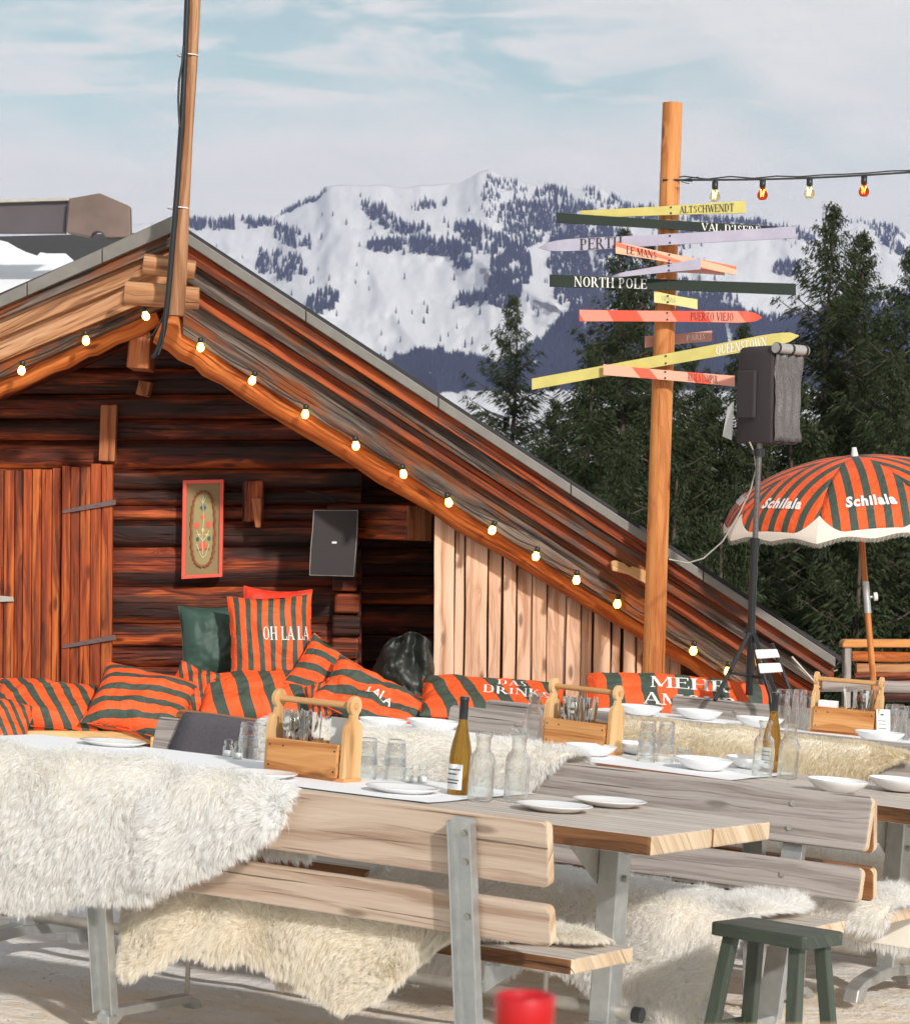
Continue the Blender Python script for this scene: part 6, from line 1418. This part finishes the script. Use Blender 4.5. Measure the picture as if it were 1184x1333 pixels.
def build_chair():
    D = 13.9; root = empty('folding_chair', P(1000, 900, D), 'folding garden chair with white slats and a black frame beside the stand', 'chair'); bpy.context.view_layer.update()
    for pts in ([(982, 846), (1011, 845), (1015, 856), (985, 858)], [(986, 864), (1015, 863), (1019, 875), (989, 877)]):
        b = MB(); slab_px(b, pts, D, .02, pts[0], pts[1]); part(b, 'backrest_slat', M['wboard'], root, bevel=.006)
    for x0, x1 in ((980, 1006), (1004, 1034)):
        b = MB(); b.tube([P(x0, 838, D+.02), P(x1-4, 905, D+.02), P(x1+6, 1000, D-.1)], .011, 8); part(b, 'frame_tube', M['blackm'], root)
    b = MB(); z = P(0, 930, D).z; c = P(1015, 930, D); b.box(V3(c.x, D-.18, z), (.36, 0, 0), (0, .34, 0), (0, 0, .02), 0); part(b, 'seat', M['wboard'], root, bevel=.005)
    for x in (-.15, .15):
        b = MB(); b.tube([V3(c.x+x, D-.32, .0), V3(c.x+x, D+.05, z)], .011, 8); part(b, 'leg', M['blackm'], root)
build_chair()
def build_stool():
    f = ROW[0]; u, v = f.hit(1002, 1208, .46); Mx = f.M @ Matrix.Translation((0, 0, 0)); 
    c = [f.at(*f.hit(px, py, .47), .47) for px, py in ((921, 1202), (1043, 1222), (1088, 1213), (962, 1192))]
    X = ((c[1]-c[0])+(c[2]-c[3])).normalized(); Y = ((c[3]-c[0])+(c[2]-c[1])); Y = (Y-X*Y.dot(X)).normalized(); ctr = sum(c, V3(0, 0, 0))/4
    w = ((c[1]-c[0]).length+(c[2]-c[3]).length)/2
    Mx = basis(ctr-V3(0, 0, .47), X, Y); root = empty('stool', Mx, 'dark green wooden stool at the right in front of the grey bench', 'stool')
    W, Dp = min(w, .42), .24
    b = MB(); b.prism([V3(x, y, .43) for x, y in plank_poly(-W/2, W/2, -Dp/2, Dp/2, .02, 4)], (0, 0, .042), (1, 0, 0)); b.build('seat', M['stool'], root, bevel=.006)
    for sx in (-1, 1):
        for sy in (-1, 1):
            a, e = V3(sx*(W/2-.055), sy*(Dp/2-.045), .432), V3(sx*(W/2-.01), sy*(Dp/2+.01), -.03); d = e-a; s = V3(1, 0, 0)-d.normalized()*d.normalized().x; s.normalize(); b = MB(); b.box((a+e)/2, d, s*.042, d.normalized().cross(s)*.038, 0); b.build('leg', M['stool'], root, bevel=.004)
    for p0, p1 in ((V3(-W/2+.02, -Dp/2, .10), V3(W/2-.02, -Dp/2, .10)), (V3(-W/2+.02, Dp/2, .10), V3(W/2-.02, Dp/2, .10)), (V3(-W/2+.015, -Dp/2, .14), V3(-W/2+.015, Dp/2, .14)), (V3(W/2-.015, -Dp/2, .14), V3(W/2-.015, Dp/2, .14))):
        b = MB(); d = p1-p0; s = V3(0, 0, 1); b.box((p0+p1)/2, d, s*.03, d.normalized().cross(s)*.018, 0); b.build('rung', M['stool'], root, bevel=.003)
build_stool()
def build_fence():
    D = 16.5; root = empty('log_railing', P(1130, 890, D), 'log railing with an orange top rail at the right behind the parasol pole', 'railing'); bpy.context.view_layer.update()
    b = MB(); slab_px(b, plank_px(1096, 833, 1420, 843), D, .16, (0, 0), (1, 0)); part(b, 'top_rail', M['rail'], root, bevel=.008)
    for i, (y, x0, r, m) in enumerate(((854, 1108, .032, 'logo'), (869, 1114, .032, 'stub'), (880, 1112, .036, 'wall'), (893, 1110, .036, 'logo'), (908, 1110, .036, 'wall'))):
        b = MB(); b.tube([P(x0+(420-0)*k/8, y+2*math.sin(k+i), D+.06+rnd(-.01, .01)) for k in range(9)], [r*(1+.08*math.sin(k*2+i)) for k in range(9)], 14); part(b, 'log', M[m], root)
    for x in (1103, 1290):
        b = MB(); slab_px(b, [(x-4, 842), (x+5, 842), (x+3, 960), (x-6, 960)], D+.02, .1, (0, 0), (0, 1)); part(b, 'post', M['old'], root, bevel=.005)
    b = MB(); b.tube([P(1018, 893, 15.6), P(1130, 893, 15.6), P(1250, 897, 15.6)], .035, 14); o = part(b, 'fence_rail', M['old'], None); tag(o, 'grey rounded rail behind the chair and the rear caddy', 'rail')
    b = MB(); b.tube([P(x, y, 15.2) for x, y in [(1033, 822), (1045, 845), (1066, 872), (1074, 880)]], .004, 5); b.tube([P(x, y, 15.2) for x, y in [(1030, 860), (1050, 880), (1066, 880), (1090, 872)]], .004, 5)
    o = part(b, 'guy_line', M['galvd'], None); tag(o, 'thin guy wires tied at the low end of the roof', 'wire')
def plank_px(x0, y0, x1, y1): return [(x0+4, y0), (x1, y0), (x1, y1), (x0, y1), (x0, y0+4)]
build_fence()
def build_near():
    # railing the photographer stands behind, and the candle glass on it
    D = 2.0; z = P(830, 1338, D).z; root = empty('near_railing', V3(0, D, z), 'blurred wooden rail right at the bottom edge, close to the viewer', 'railing'); bpy.context.view_layer.update()
    b = MB(); a, e = P(300, 1345, D), P(1184, 1332, D); d = (e-a); b.box((a+e)/2-V3(0, .06, .021), d*1.6, V3(0, .12, 0), V3(0, 0, .045), 0); part(b, 'rail', M['bench'], root, bevel=.008)
    for x in (-200, 1500):
        b = MB(); c = P(x, 1345, D); b.box(V3(c.x, D-.06, z/2-.06), (.07, 0, 0), (0, .07, 0), (0, 0, z), 2); part(b, 'post', M['bench'], root)
    c = P(682, 1342, D-.05); root = empty('candle_glass', c-V3(0, 0, .0), 'blurred red candle glass on the near rail', 'candle')
    lathe_obj('glass', [(0, 0), (.019, 0), (.0215, .004), (.0225, .0245), (.0215, .027), (.0195, .0255), (.0195, .012), (0, .012)], M['redglass'], root, 24)
    lathe_obj('wax', [(.0193, .014), (.0193, .021), (0, .021)], M['redglass'], root, 20)
build_near()
# ------------------------------------------------------------------ mountain air
def build_haze():
    b = MB(); b.box((0, 3250, 480), (9000, 0, 0), (0, 8300, 0), (0, 0, 1090))
    m = bpy.data.materials.new('mountain_air'); m.use_nodes = True; t = N(m.node_tree); t.n.clear()
    out = t.new('ShaderNodeOutputMaterial'); v = t.new('ShaderNodeVolumePrincipled', {'Color': (.42, .46, .82, 1), 'Density': 7.5e-5, 'Anisotropy': 0.0})
    t.l.new(v.outputs[0], out.inputs['Volume']); o = b.build('haze', m); o['kind'] = 'stuff'; o['label'] = 'thin blue mountain air between the trees and the far ridge'
build_haze()
